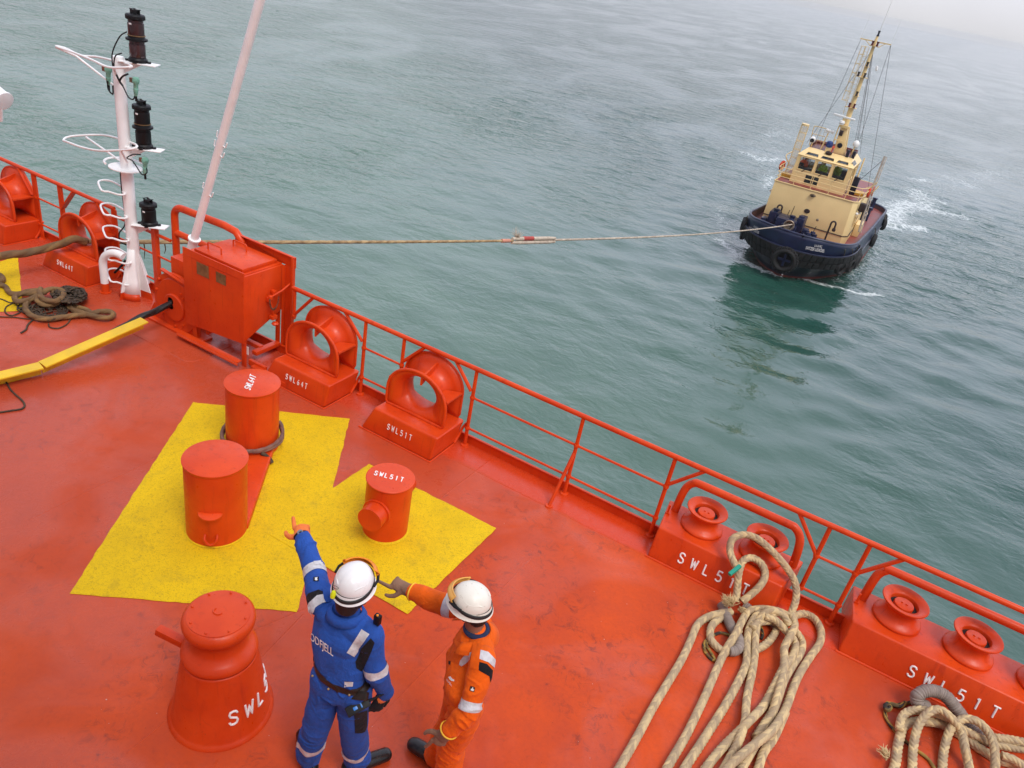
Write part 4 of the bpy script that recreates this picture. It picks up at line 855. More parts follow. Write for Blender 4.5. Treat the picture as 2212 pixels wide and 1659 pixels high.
def helmet(parent, c, fwd, up, m, goggle, strap_lbl, wear=1):
    r = fwd.cross(up).normalized(); T = (Matrix((r, fwd, up)).transposed()*.90).to_4x4(); T.translation = c
    def W_(v): return T @ Vector(v)
    nphi, nr = 56, 22; vs = []; fs = []
    for i in range(nr+1):
        th_ = PI/2*i/nr
        for j in range(nphi):
            a = 2*PI*j/nphi; R_ = math.cos(th_)**.86; h = math.sin(th_)**.95
            x = .122*R_*math.cos(a); y = .135*R_*math.sin(a); z = .120*h
            side = math.exp(-((abs(math.cos(a))-.62)/.13)**2)*math.exp(-((h-.62)/.30)**2)*(1 if math.sin(a) < .45 else .3)
            ridge = math.exp(-((x)/.035)**2)*math.exp(-((h-.9)/.35)**2)
            k = 1-.035*side+.018*ridge; vs.append(W_((x*k, y*k-.004, z*k)))
    for i in range(nr):
        for j in range(nphi): fs.append((i*nphi+j, i*nphi+(j+1) % nphi, (i+1)*nphi+(j+1) % nphi, (i+1)*nphi+j))
    o2 = len(vs)                                        # skirt and brim
    for i, (g, z) in enumerate(((0, 0), (.004, -.012), (.007, -.028), (.011, -.040), (.017, -.047), (.015, -.051), (.004, -.046))):
        for j in range(nphi):
            a = 2*PI*j/nphi; f_ = max(0, math.sin(a))**3; b_2 = max(0, -math.sin(a))**2
            x = (.122+g)*math.cos(a); y = (.141+g+.030*f_*max(0, (i-1))/5)*math.sin(a)-.004; vs.append(W_((x, y, z*(1-.28*f_+.20*b_2))))
    for i in range(6):
        for j in range(nphi): fs.append((o2+i*nphi+j, o2+(i+1)*nphi+j, o2+(i+1)*nphi+(j+1) % nphi, o2+i*nphi+(j+1) % nphi))
    mb = MB(); mb.add(vs, fs); h = mb.build('helmet', m, parent, ang=50)
    for s in (-1, 1):                                   # raised side rails
        P = [W_((s*(.058+.045*math.sin(k*PI)), -.105+.17*k, .085+.030*math.sin(k*PI)-.0*k)) for k in np.linspace(0, 1, 16)]
        Q_ = []
        for p in P:
            q_ = T.inverted() @ p; k = math.sqrt((q_.x/.122)**2+(q_.y/.135)**2); z = .120*math.sqrt(max(.02, 1-min(.98, k)**2)); Q_.append(W_((q_.x, q_.y-.004, z*1.0)))
        mb = MB(); mb.tube(Q_, .0038, 8); mb.build('shell_ridge', m, h)
    vs = []; fs = []                                    # strap round the shell, dipping at the back
    for j in range(64):
        a = 2*PI*j/64; dip = -.012+.030*math.sin(a)
        for z in (-.013, .013):
            zz = dip+z+.012; hh = max(0, zz)/.128; R_ = math.sqrt(max(0, 1-hh*hh))**.9; k = 1.018 if zz > 0 else 1.02+.05*min(1, -zz/.03); vs.append(W_((.123*R_*math.cos(a)*k, (.143*R_*math.sin(a)*k-.004), zz)))
    for j in range(64): k = (j+1) % 64; fs.append((2*j, 2*k, 2*k+1, 2*j+1))
    mb = MB(); mb.add(vs, fs); st = mb.build('helmet_strap', MBLACKM, h); st.modifiers.new('s', 'SOLIDIFY').thickness = .003
    vs = []; fs = []                                    # goggles pushed up over the front of the shell
    for i in range(9):
        u_ = i/8
        for j in range(25):
            a = PI/2+(j/24-.5)*2.05; lift = math.sin(u_*PI)*.016; zz = .018+u_*.050; hh = zz/.128; R_ = math.sqrt(max(.05, 1-hh*hh))
            vs.append(W_(((.126*R_+.010+lift)*math.cos(a), (.146*R_+.012+lift)*math.sin(a)-.002, zz+.012)))
    for i in range(8):
        for j in range(24): fs.append((i*25+j, i*25+j+1, (i+1)*25+j+1, (i+1)*25+j))
    mb = MB(); mb.add(vs, fs); g = mb.build('goggles', goggle, h, ang=70); g.modifiers.new('s', 'SOLIDIFY').thickness = .004
    rim = [vs[j] for j in range(25)]+[vs[i*25+24] for i in range(1, 9)]+[vs[8*25+j] for j in range(23, -1, -1)]+[vs[i*25] for i in range(7, 0, -1)]
    mb = MB(); mb.tube(rim, .0045, 8, closed=True); mb.build('goggle_rim', goggle, g)
    for s in (-1, 1): 
        mb = MB(); mb.tube([W_((s*.118, .095, .032)), W_((s*.136, .05, .028)), W_((s*.134, .0, .02))], .008, 8); mb.build('goggle_clip', MBLACK, h)
    return h, W_

# --- the blue one, back to us, left arm stretched out
t = thing('person', 'person in blue coverall and white helmet, back to us, pointing left with an orange glove', 'person', pz(z7(330, 1640), 0), 'people on deck')
F = Fig(); V3 = Vector
shL = V3((-2.10, 2.55, 1.425)); wrL = far(shL, z7(142, 268), .50); elL = far(shL, z7(212, 455), .27); elL = (elL + V3((0, 0, -.005)))
shR = V3((-1.755, 2.565, 1.40)); elR = pz(z7(592, 1085), 1.13); wrR = pz(z7(645, 1190), .93)
hipL = V3((-1.965, 2.49, .90)); hipR = V3((-1.785, 2.515, .90)); fwdB = V3((.03, 1, 0)).normalized(); latB = V3((1, -.03, 0))
knL = pz(z7(225, 1400), .50); knR = pz(z7(450, 1440), .50); anL = pz(z7(180, 1590), .10); anR = pz(z7(470, 1610), .11)
neck = V3((-1.925, 2.565, 1.485)); hc = pz(z7(440, 608), 1.63); 
F.limb([V3((-1.885, 2.50, .93)), V3((-1.900, 2.50, 1.06)), V3((-1.935, 2.53, 1.22)), V3((-1.960, 2.555, 1.36))], [.120, .110, .120, .112], 'cloth', latB, 1.56, 1)
F.cap(V3((-2.04, 2.55, 1.41)), V3((-1.82, 2.56, 1.40)), .078, .078, 'cloth', fwdB, 1.15, .6)
F.cap(V3((-1.96, 2.52, 1.30)), V3((-1.87, 2.53, 1.30)), .11, .11, 'cloth', None, 1, .6)
F.limb([shL, elL, wrL], [.076, .066, .056], 'cloth', None, 1, 1.3)
F.limb([shR, elR, wrR], [.076, .064, .050], 'cloth', None, 1, 1.3)
F.cap(wrR, wrR+(wrR-elR).normalized()*.01, .052, .052, 'cloth', None, 1, 1)
F.cap(hipL, hipL+V3((0, 0, .05)), .108, .11, 'cloth', None, 1, .6); F.cap(hipR, hipR+V3((0, 0, .05)), .108, .11, 'cloth', None, 1, .6)
F.limb([hipL, knL, anL+V3((0, 0, .03))], [.102, .085, .084], 'cloth', None, 1, 1.2); F.limb([hipR, knR, anR+V3((0, 0, .03))], [.102, .085, .084], 'cloth', None, 1, 1.2)
F.cap(neck-V3((0, 0, .04)), neck+(hc-neck)*.45, .062, .056, 'skin'); F.cap(neck-V3((.0, .0, .03)), neck+V3((0, 0, .003)), .082, .070, 'cloth', None, 1, .3)
hz = (pz(z7(545, 455), 1.72)-pz(z7(465, 570), 1.72)); hf = V3((hz.x, hz.y, 0)).normalized(); hu = V3((0, 0, 1)) - hf*.02; hu = hu.normalized(); hf = (hf - hu*hf.dot(hu)).normalized()
head(F, hc, hf, hu)
ptd = (far(wrL, z7(126, 148), .19)-wrL); hand(F, wrL+ptd.normalized()*.01, ptd, V3((.25, -.35, .9)), 1 if ptd.cross(V3((.25, -.35, .9))).dot(V3((-1, -1, 0))) > 0 else -1, 'glove', True, 1.25)
hdn = (pz(z7(588, 1292), .80)-wrR); F.cap(wrR, wrR+hdn.normalized()*.05, .040, .036, 'glove'); hand(F, wrR+hdn.normalized()*.045, hdn, V3((.6, -.5, 0)), -1, 'palm', False, 1.1)
for an, fd in ((anL, V3((-.80, .60, 0))), (anR, V3((.50, .86, 0)))):
    a = V3((an.x, an.y, .055)); F.cap(a-fd*.05, a+fd*.215-V3((.0, 0, .012)), .050, .042, 'boot', fd.cross(V3((0, 0, 1))), 1.15)
F.cap(V3((anL.x, anL.y, .05)), anL, .055, .06, 'boot'); F.cap(V3((anR.x, anR.y, .05)), anR, .055, .06, 'boot')
me = F.fuse(.0062, [('cloth', MBLUE), ('skin', MSKIN), ('glove', MGLOVE), ('boot', MBOOT), ('hair', MHAIR), ('palm', MBLK)])
link('body', me, t, None)
F.part('coverall', 'cloth', .0012, t, MBLUE); F.part('glove', 'glove', .001, t, MGLOVE); F.part('glove_palm', 'palm', .001, t, MBLK); F.part('boot', 'boot', .001, t, MBOOT); F.part('hair', 'hair', .001, t, MHAIR)
B_ = [F.bvh]; zz = lambda P: [z7(*p) for p in P]
F.band('reflective_band', far(shL, z7(222, 442), .25), elL-shL, .030, .13, .004, t, MREFL)
drape_poly('reflective_stripe', B_, zz([(232, 612), (268, 606), (282, 645), (225, 682), (180, 752), (160, 705), (185, 655)]), t, MREFL, .0075)
F.band('reflective_band', elR+(shR-elR)*.12, elR-shR, .026, .12, .004, t, MREFL, caps=[k for k, c in enumerate(F.c) if (c[1]-elR).length < .01 or (c[0]-elR).length < .01])
F.band('reflective_band', knL+(anL-knL)*.52, anL-knL, .026, .14, .004, t, MREFL, caps=[k for k, c in enumerate(F.c) if (c[0]-knL).length < .01 or (c[1]-knL).length < .01])
F.band('reflective_band', knR+(anR-knR)*.60, anR-knR, .026, .14, .004, t, MREFL, caps=[k for k, c in enumerate(F.c) if (c[0]-knR).length < .01 or (c[1]-knR).length < .01])
F.band('belt', V3((-1.88, 2.50, 1.045)), V3((.10, -.05, 1)), .022, .26, .006, t, MBELT, caps=[k for k, c in enumerate(F.c) if c[4] == 'cloth' and (c[1]-elR).length > .01 and (c[0]-elR).length > .01 and (c[1]-wrR).length > .02 and (c[0]-wrR).length > .02])
drape_poly('reflective_stripe', B_, zz([(500, 815), (548, 845), (455, 980), (410, 955)]), t, MREFL, .005)
drape_poly('black_patch', B_, zz([(556, 868), (578, 895), (560, 950), (515, 1055), (498, 1072), (468, 1050), (462, 1010), (500, 930)]), t, MBLK, .0045)
drape_poly('black_patch', B_, zz([(455, 1328), (533, 1305), (532, 1400), (520, 1435), (500, 1445), (460, 1445)]), t, MBLK, .0045)
drape_poly('black_patch', B_, zz([(180, 598), (240, 577), (268, 590), (262, 612), (205, 640), (165, 700), (153, 695), (155, 645)]), t, MBLK, .0065)
drape_poly('shoulder_loop', B_, zz([(262, 568), (303, 566), (312, 600), (312, 650), (280, 660), (268, 610)]), t, MBLUE, .010)
drape_poly('reflective_tag', B_, zz([(396, 1131), (449, 1133), (446, 1160), (396, 1165)]), t, MREFL, .005)
drape_poly('reflective_tag', B_, zz([(208, 405), (250, 402), (252, 422), (212, 427)]), t, MREFL, .008)
drape_poly('badge', B_, zz([(209, 500), (240, 500), (240, 525), (209, 524)]), t, MBLK, .006); drape_poly('badge_mark', B_, zz([(217, 505), (225, 508), (233, 504), (230, 513), (234, 519), (226, 522), (216, 518), (221, 512)]), t, MLET, .008)
drape_text('back_lettering', 'ODFJELL', B_, z7(190, 876), V3(z7(227, 903))-V3(z7(190, 876)), V3(z7(190, 810))-V3(z7(190, 876)), t, MLET, .005, 1, .012)
dl = [ (178, 880), ]
# collar
cr = [neck+V3((.100*math.cos(a), .098*math.sin(a)-.005, -.002+.016*math.sin(a+2.6))) for a in np.linspace(0, 2*PI, 29)[:-1]]; vs = []; fs = []
for i, p in enumerate(cr):
    o_ = (p-neck); o_.z = 0; vs += [p+V3((0, 0, .012))-o_*.12, p+o_*.06, p+o_*.24+V3((0, 0, -.034))]
for i in range(len(cr)): j = (i+1) % len(cr); fs += [(3*i, 3*j, 3*j+1, 3*i+1), (3*i+1, 3*j+1, 3*j+2, 3*i+2)]
mb = MB(); mb.add(vs, fs); cl = mb.build('collar', MBLUE, t, ang=80); cl.modifiers.new('s', 'SOLIDIFY').thickness = .004
h, HW = helmet(t, hc+hu*.088+hf*.022, hf, hu, MHELM, MORV, '')
mb = MB(); a_ = math.radians(238); p = V3((.128*math.cos(a_), .158*math.sin(a_), -.025)); mb.tube([HW((p.x*1.02, p.y*1.02, .012)), HW((p.x*1.05, p.y*1.05, -.01)), HW((p.x*1.07, p.y*1.07, -.035))], [.010, .016, .014], 10); mb.build('neon_clip', MNEON, h)
mb = MB(); mb.tube([HW((p.x*.95+.02*math.cos(b), p.y*.95-.0, .03+.012*math.sin(b)+.01)) for b in np.linspace(0, 2*PI, 13)[:-1]], .0012, 6, closed=True); mb.build('wire_loop', MBLACK, h)
# watch, belt studs, radio with holster, shoulder microphone
wd = (wrL-elL).normalized(); wn = (CAM-wrL).normalized(); wn = (wn-wd*wn.dot(wd)).normalized(); wc = wrL+wd*.030
mb = MB(); mb.lathe([(.0, .046), (.018, .046), (.021, .040), (.021, .030)], wc, wn, n=16); wt = mb.build('watch', MGREY, t)
mb = MB(); mb.tube([wc+wn*.038*math.cos(a)+wd.cross(wn)*.040*math.sin(a) for a in np.linspace(0, 2*PI, 25)[:-1]], .010, 8, closed=True); mb.build('watch_strap', MBLACK, wt)
for q_ in ((208, 1098), (303, 1173), (428, 1212)): 
    p = drape_pt(B_, z7(*q_), .008); mb = MB(); mb.lathe([(0, .003), (.006, .002), (.008, -.004)], p, (CAM-p), n=10); mb.build('belt_stud', MBRASS, t)
ra_ = drape_pt(B_, z7(420, 1295), .035); rb_ = far(ra_, z7(545, 1250), .135); rn = (CAM-ra_).normalized()
mb = MB(); mb.bar(ra_, rb_, .060, .034, rn); rd = mb.build('radio', MBLACK, t, bev=.006)
mb = MB(); mb.bar(ra_+(rb_-ra_)*.30+rn*.018, ra_+(rb_-ra_)*.48+rn*.018, .020, .006, rn); mb.bar(ra_+(rb_-ra_)*.62+rn*.018, ra_+(rb_-ra_)*.68+rn*.018, .030, .006, rn); mb.build('radio_button', MBLUEP, rd, bev=.002)
mb = MB(); mb.tube([rb_-(rb_-ra_)*.1, far(rb_, z7(635, 1208), .09)], [.010, .006], 10); mb.build('antenna', MBLACK, rd)
mb = MB(); p = drape_pt(B_, z7(480, 1215), .014); mb.bar(p-V3((.05, 0, .03)), p+V3((.055, .01, .03)), .05, .03, rn); mb.build('holster', MBELT, t, bev=.008)
p = drape_pt(B_, z7(556, 800), .02); mb = MB(); mb.box(-.020, .020, -.016, .016, -.035, .035, Matrix.Translation(p+V3((.02, .03, .03)))); mc = mb.build('shoulder_microphone', MBLACK, t, bev=.006)
mb = MB(); mb.lathe([(.007, 0), (.007, .006), (0, .007)], p+V3((.02, .025, .065)), n=12); mb.build('button', MORV, mc)

# --- the orange one, his left side to us, right arm stretched out
t = thing('person', 'person in orange coverall and scuffed white helmet, pointing left with a brown leather glove', 'person', pz(z7(1040, 1640), 0), 'people on deck')
F = Fig(); fw_ = V3((-.80, -.60, 0)).normalized(); lt = V3((-.60, .80, 0)).normalized()     # facing, his right side
shL = V3((-1.165, 2.885, 1.325)); shR = shL + lt*.33 + V3((0, 0, .01)); elR = pz(z7(940, 640), 1.27); wrR = pz(z7(812, 588), 1.25)
elL = pz(z7(1160, 1310), 1.08); wrL = pz(z7(1035, 1425), .92)
hip = V3((-1.225, 2.89, .90)); hL = hip-lt*.085; hR = hip+lt*.085; knL = V3((-1.215, 2.83, .48)); anL = V3((-1.19, 2.82, .09)); knR = V3((-1.31, 2.97, .48)); anR = pz(z7(955, 1575), .10)
ch = (shL+shR)*.5+fw_*.03; neck = ch+V3((0, 0, .06))+fw_*.0; hc = pz(z7(1165, 690), 1.535)
F.limb([hip+V3((0, 0, .02)), hip+fw_*.02+V3((0, 0, .15)), ch-V3((0, 0, .22))+fw_*.015, ch-V3((0, 0, .06))], [.116, .120, .128, .110], 'cloth', lt, 1.28, 1)
F.cap(shL+lt*.06, shR-lt*.06, .072, .072, 'cloth', fw_, 1.15, .6)
F.limb([shR, elR, wrR], [.070, .064, .050], 'cloth', None, 1, 1.6); F.limb([shL, elL, wrL], [.078, .064, .052], 'cloth', None, 1, 1.6)
F.cap(hL, hL+V3((0, 0, .05)), .105, .108, 'cloth', None, 1, .6); F.cap(hR, hR+V3((0, 0, .05)), .105, .108, 'cloth', None, 1, .6)
F.limb([hL, knL, anL], [.100, .088, .088], 'cloth', None, 1, 1.2); F.limb([hR, knR, anR], [.100, .085, .080], 'cloth', None, 1, 1.2)
F.cap(neck-V3((0, 0, .05)), neck+(hc-neck)*.5, .060, .055, 'skin'); F.cap(neck-V3((0, 0, .06)), neck-V3((0, 0, .028)), .080, .070, 'cloth', None, 1, .2)
hz = (pz(z7(1085, 600), 1.64)-pz(z7(1185, 650), 1.64)); hf = V3((hz.x, hz.y, 0)).normalized(); hu = (V3((0, 0, 1))+hf*.10+V3((.08, 0, 0))).normalized(); hf = (hf - hu*hf.dot(hu)).normalized()
head(F, hc, hf, hu)
ptd = (far(wrR, z7(655, 478), .20)-wrR); hand(F, wrR+(wrR-elR).normalized()*.05, (wrR-elR).normalized()*.65+ptd.normalized()*.5, V3((.1, -.45, .85)), -1, 'glove', True, 1.1)
F.cap(wrR-(wrR-elR).normalized()*.0, wrR+(wrR-elR).normalized()*.06, .048, .038, 'glove')
hdn = (pz(z7(950, 1520), .74)-wrL); hand(F, wrL+hdn.normalized()*.06, hdn, V3((.55, -.8, .3)), 1, 'glove', True, 1.12); F.cap(wrL, wrL+hdn.normalized()*.07, .050, .040, 'glove')
ft = pz(z7(832, 1520), .06)-V3((anR.x, anR.y, .06)); ft = V3((ft.x, ft.y, 0)).normalized()
a = V3((anR.x, anR.y, .058)); F.cap(a-ft*.03, a+ft*.17, .050, .046, 'boot', ft.cross(V3((0, 0, 1))), 1.12); F.cap(a+ft*.12, a+ft*.185-V3((0, 0, .006)), .050, .046, 'boot', ft.cross(V3((0, 0, 1))), 1.1); F.cap(a, anR+V3((0, 0, .05)), .056, .058, 'boot')
f2 = V3((-.8, -.5, 0)).normalized(); a = V3((anL.x, anL.y, .058)); F.cap(a-f2*.04, a+f2*.18, .050, .044, 'boot', lt, 1.12); F.cap(a, anL+V3((0, 0, .02)), .056, .058, 'boot')
me = F.fuse(.0062, [('cloth', MORG), ('skin', MSKIN), ('glove', MLEATH), ('boot', MBOOT), ('hair', MHAIR)], amp=.013)
link('body', me, t, None)
F.part('coverall', 'cloth', .0012, t, MORG); F.part('glove', 'glove', .001, t, MLEATH); F.part('boot', 'boot', .001, t, MBOOT); F.part('hair', 'hair', .001, t, MHAIR); mb = MB(); mb.tube([neck+V3((.066*math.cos(a), .066*math.sin(a), .004)) for a in np.linspace(0, 2*PI, 33)[:-1]], .016, 10, closed=True); mb.build('shirt_collar', MNAVY, t)
B_ = [F.bvh]
F.band('reflective_band', shR+(elR-shR)*.62, elR-shR, .028, .12, .004, t, MREFL, caps=[k for k, c in enumerate(F.c) if (c[1]-elR).length < .01 or (c[0]-elR).length < .01])
F.band('reflective_band', shL+(elL-shL)*.88, elL-shL, .028, .12, .004, t, MREFL, caps=[k for k, c in enumerate(F.c) if (c[1]-elL).length < .01 or (c[0]-elL).length < .01])
drape_poly('reflective_stripe', B_, zz([(1225, 942), (1270, 955), (1312, 1000), (1305, 1048), (1270, 1015), (1218, 995)]), t, MREFL, .005)
drape_poly('reflective_stripe', B_, zz([(1172, 955), (1160, 1003), (1110, 1040), (1096, 1030), (1102, 1005), (1130, 970)]), t, MREFL, .005)
drape_poly('black_patch', B_, zz([(1217, 1013), (1262, 1025), (1296, 1065), (1292, 1100), (1282, 1138), (1275, 1100), (1212, 1062)]), t, MBLK, .0045)
drape_poly('shoulder_loop', B_, zz([(1180, 900), (1226, 905), (1214, 1060), (1165, 1050)]), t, MORG, .008)
drape_poly('badge', B_, zz([(1166, 1158), (1192, 1166), (1185, 1196), (1158, 1186)]), t, MBLK, .006); drape_poly('badge_mark', B_, zz([(1175, 1164), (1182, 1167), (1180, 1174), (1187, 1178), (1182, 1189), (1166, 1184), (1168, 1174), (1175, 1173)]), t, MLET, .008)
drape_poly('badge', B_, zz([(1034, 1008), (1043, 1014), (1044, 1036), (1033, 1026)]), t, MBLK, .006)
drape_text('chest_lettering', 'ODFJELL', B_, z7(1019, 1126), V3(z7(1027.5, 1136))-V3(z7(1019, 1126)), V3(z7(1022, 1109))-V3(z7(1019, 1126)), t, MLET, .005, 0)
drape_poly('chest_mark', B_, zz([(1032, 1106), (1044, 1102), (1056, 1118), (1068, 1124), (1066, 1132), (1050, 1130), (1038, 1120)]), t, MLET, .005)
vs = []; fs = []                                         # open collar
cr = []
for a in np.linspace(.75, 2*PI-.75, 25):
    dirv = fw_*math.cos(a)+lt*math.sin(a); spread = max(0, math.cos(a)); p = neck+dirv*(.100+.045*spread)+V3((0, 0, -.004-.035*spread)); cr.append((p, dirv))
for p, o_ in cr: vs += [p+V3((0, 0, .014))-o_*.012, p+o_*.006, p+o_*.050+V3((0, 0, -.036))]
for i in range(len(cr)-1): j = i+1; fs += [(3*i, 3*j, 3*j+1, 3*i+1), (3*i+1, 3*j+1, 3*j+2, 3*i+2)]
mb = MB(); mb.add(vs, fs); cl = mb.build('collar', MORG, t, ang=80); cl.modifiers.new('s', 'SOLIDIFY').thickness = .004
for wr_, d_ in ((wrR, (wrR-elR).normalized()), (wrL, hdn.normalized())):
    u_ = d_.cross(V3((0, 0, 1))).normalized(); w2 = d_.cross(u_); mb = MB(); mb.tube([wr_+d_*.004+u_*.056*math.cos(a)+w2*.056*math.sin(a) for a in np.linspace(0, 2*PI, 25)[:-1]], .005, 8, closed=True); mb.build('glove_hem', MPIPE, t)
h, HW = helmet(t, hc+hu*.066+hf*.01, hf, hu, MHELM2, MAMB, '')
# ------------------------------------------------------------------ ropes
def rope_mat(name, a, b, c, rough=.85):
    m, t, bs = mat(name); at = nd(t, "ShaderNodeAttribute", attribute_name='yarn'); n = noise_n(t, 5, 5, .6)
    col = mix(t, mrange(t, at.outputs['Fac'], .1, .75, 0, 1), a, b); col = mix(t, mrange(t, n.outputs[0], .40, .72, 0, .75), col, c)
    t.links.new(col, bs.inputs['Base Color']); bs.inputs['Roughness'].default_value = rough
    bump(t, bs, noise_n(t, 140, 3, .6).outputs[0], .5, .004); return m
MROPE = rope_mat('cream_plaited_rope', (.70, .52, .26), (.40, .29, .17), (.36, .27, .17))
MBROWN = rope_mat('brown_tarred_rope', (.26, .145, .05), (.17, .09, .035), (.10, .06, .03))
MDARK = rope_mat('dark_brown_cord', (.10, .06, .03), (.05, .033, .02), (.03, .02, .015))
MTOW = rope_mat('tan_towing_rope', (.50, .35, .17), (.38, .25, .12), (.16, .09, .04))
MTOW2 = rope_mat('pale_towing_rope', (.58, .49, .38), (.42, .34, .26), (.30, .23, .17))
MGR = rope_mat('grey_wrapped_sleeve', (.34, .28, .24), (.26, .21, .18), (.20, .15, .12))
MYB = rope_mat('yellow_black_cord', (.50, .30, .05), (.03, .025, .02), (.05, .03, .02))
MPUR = rope_mat('purple_brown_rope', (.25, .13, .10), (.17, .09, .07), (.11, .06, .05))
def rope(name, pts, r, m, parent=None, kind='plait', pitch=None, step=None, n=None, sm=True):
    P = spline(pts, .03) if sm else [Vector(p) for p in pts]; step = step or r*{'plait': .17, 'wrap': .07}.get(kind, .22); P = resample(P, step); T, N = frames(P); n = n or (40 if kind == 'plait' else 20); vs = []; col = []
    pitch = pitch or (r*1.2 if kind == 'plait' else r*5)
    for i, p in enumerate(P):
        B = T[i].cross(N[i]); l = i*step
        for j in range(n):
            a = 2*PI*j/n
            if kind == 'plait':
                qd = int(a//(PI/2)); la = (a % (PI/2)) - PI/4; sg = 1 if qd % 2 else -1
                ph = l/pitch*2*PI + sg*la*5.2 + (PI if qd in (1, 2) else 0); h = abs(math.cos(ph/2))**.5*math.cos(la*1.7)**.45; idn = math.floor(ph/(2*PI)+.5)*7.13+qd*3.7
                rr = r*(.80+.26*h)
            elif kind == 'wrap': ph = l/(r*.38)*2*PI; h = abs(math.cos(ph/2)); rr = r*(.88+.14*h+.05*noise.noise(p*30)); idn = math.floor(ph/(2*PI)+.5)*1.7
            else: ph = l/pitch*2*PI+3*a; h = abs(math.cos(ph/2))**.6; rr = r*(.78+.26*h); idn = math.floor(((3*a-ph)/(2*PI))+.5)*2.1+math.floor(l/pitch)*.0+3*round(ph/(2*PI))
            vs.append(p + (N[i]*math.cos(a)+B*math.sin(a))*rr); col.append((math.sin(idn*12.9898)*43758.5453) % 1.0)
    k = len(P); fs = [(i*n+j, i*n+(j+1) % n, (i+1)*n+(j+1) % n, (i+1)*n+j) for i in range(k-1) for j in range(n)]
    fs += [tuple(range(n-1, -1, -1)), tuple((k-1)*n+j for j in range(n))]
    me = bpy.data.meshes.new(name); me.from_pydata([tuple(v) for v in vs], [], fs); me.materials.append(m)
    me.attributes.new('yarn', 'FLOAT', 'POINT').data.foreach_set('value', col)
    return link(name, me, parent, None)
def lay(pts, r, lift=None, base=0):
    """points seen on the deck -> rope centre line resting on it; lift adds height where it crosses itself"""
    out = []
    for k, q in enumerate(pts): z = base + r + (lift[k] if lift else 0); out.append(pz(q, z))
    return out
def tuft(name, c, d, m, parent, n=60, ln=.06, spread=.8):
    mb = MB()
    for _ in range(n):
        v = (Vector(d).normalized() + Vector((random.uniform(-1, 1), random.uniform(-1, 1), random.uniform(-.3, 1)))*spread).normalized(); a = Vector(c)+Vector((random.uniform(-1, 1), random.uniform(-1, 1), random.uniform(-.6, 1)))*.022; L_ = ln*random.uniform(.4, 1)
        mid = a+v*L_*.5+Vector((random.uniform(-1, 1), random.uniform(-1, 1), random.uniform(-1, 1)))*.012; mb.tube([a, mid, a+v*L_], [.004, .0035, .0012], 5)
    return mb.build(name, m, parent, ang=None)
RR = .034
t = thing('mooring_rope', 'thick cream plaited rope flaked in long loops, its eye hanging over the two-roller fairlead', 'rope', pz(z9(1000, 900), 0), 'cream ropes on deck')
def L9(l, lift=None, close=False): return lay([z9(x, y) for x, y in l], RR, lift)
rope('rope_lay', L9([(1055, 310), (930, 330), (830, 365), (755, 430), (700, 560), (620, 730), (500, 930), (380, 1130), (250, 1370), (120, 1600), (0, 1800)], [.02, .02]+[0]*9), RR, MROPE, t)
rope('rope_lay', L9([(1560, 350), (1440, 300), (1300, 285), (1200, 310), (1140, 400), (1090, 500), (1000, 650), (920, 820), (830, 1030), (740, 1220), (650, 1400), (520, 1620), (440, 1780)], [.09, .08, .07, .06, .05, .07, .02]+[0]*6), RR, MROPE, t)
rope('rope_lay', L9([(1010, 330), (910, 400), (870, 470), (880, 560), (960, 640), (1010, 655), (1080, 560), (1120, 470)], [.0]*8), RR, MROPE, t)
rope('rope_lay', L9([(1440, 310), (1400, 330), (1290, 330), (1230, 400), (1195, 500), (1185, 640), (1180, 760), (1110, 920), (1000, 1120), (880, 1310), (770, 1480), (640, 1680), (600, 1800)], [.13, .12, .09, .05, .02]+[0.0]*8), RR, MROPE, t)
rope('rope_lay', L9([(1560, 430), (1490, 330), (1380, 300), (1290, 380), (1262, 520), (1255, 680), (1230, 850), (1195, 1010), (1180, 1130), (1170, 1260), (1120, 1420), (1050, 1560), (960, 1720)], [.10, .14, .15, .08, .03]+[0]*3+[.03, .05, .05, 0, 0]), RR, MROPE, t)
rope('rope_lay', L9([(1260, 640), (1350, 590), (1420, 510), (1445, 430), (1400, 390), (1290, 400), (1230, 450)], [.0, 0, 0, .0, .04, .07, .07]), RR, MROPE, t)
rope('rope_lay', L9([(1340, 350), (1430, 380), (1520, 470), (1600, 570), (1585, 680), (1490, 820), (1420, 960), (1330, 1120), (1200, 1260), (1080, 1380), (960, 1500), (820, 1680), (780, 1800)], [.12, .10, .07, .03, .03, .04, .02, 0, .07, .02, 0, 0, 0]), RR, MROPE, t)
rope('rope_lay', L9([(1570, 330), (1600, 420), (1560, 520), (1510, 620), (1510, 720), (1500, 830), (1470, 960), (1440, 1080), (1400, 1200), (1320, 1330), (1250, 1470), (1130, 1680), (1060, 1800)], [.16, .12, .10, .06, .06, .05, .06, .06, .02, 0, 0, 0, 0]), RR, MROPE, t)
rope('rope_lay', L9([(1600, 470), (1660, 560), (1650, 660), (1570, 790), (1500, 920), (1420, 1150), (1330, 1290), (1260, 1400)], [.04, .0, 0, 0, 0, 0, .0, .0]), RR, MROPE, t)
rope('rope_lay', L9([(1590, 345), (1680, 325), (1770, 370), (1825, 470), (1815, 580), (1740, 690), (1650, 830), (1590, 960), (1540, 1100), (1490, 1210), (1400, 1340), (1290, 1430), (1150, 1540), (1020, 1660), (920, 1800)], [.06]+[0]*8+[.04, .08, .09, .08, .04, .02]), RR, MROPE, t)
rope('rope_lay', L9([(1520, 1180), (1420, 1400), (1330, 1530), (1280, 1680), (1230, 1800)], [0]*5), RR, MROPE, t)
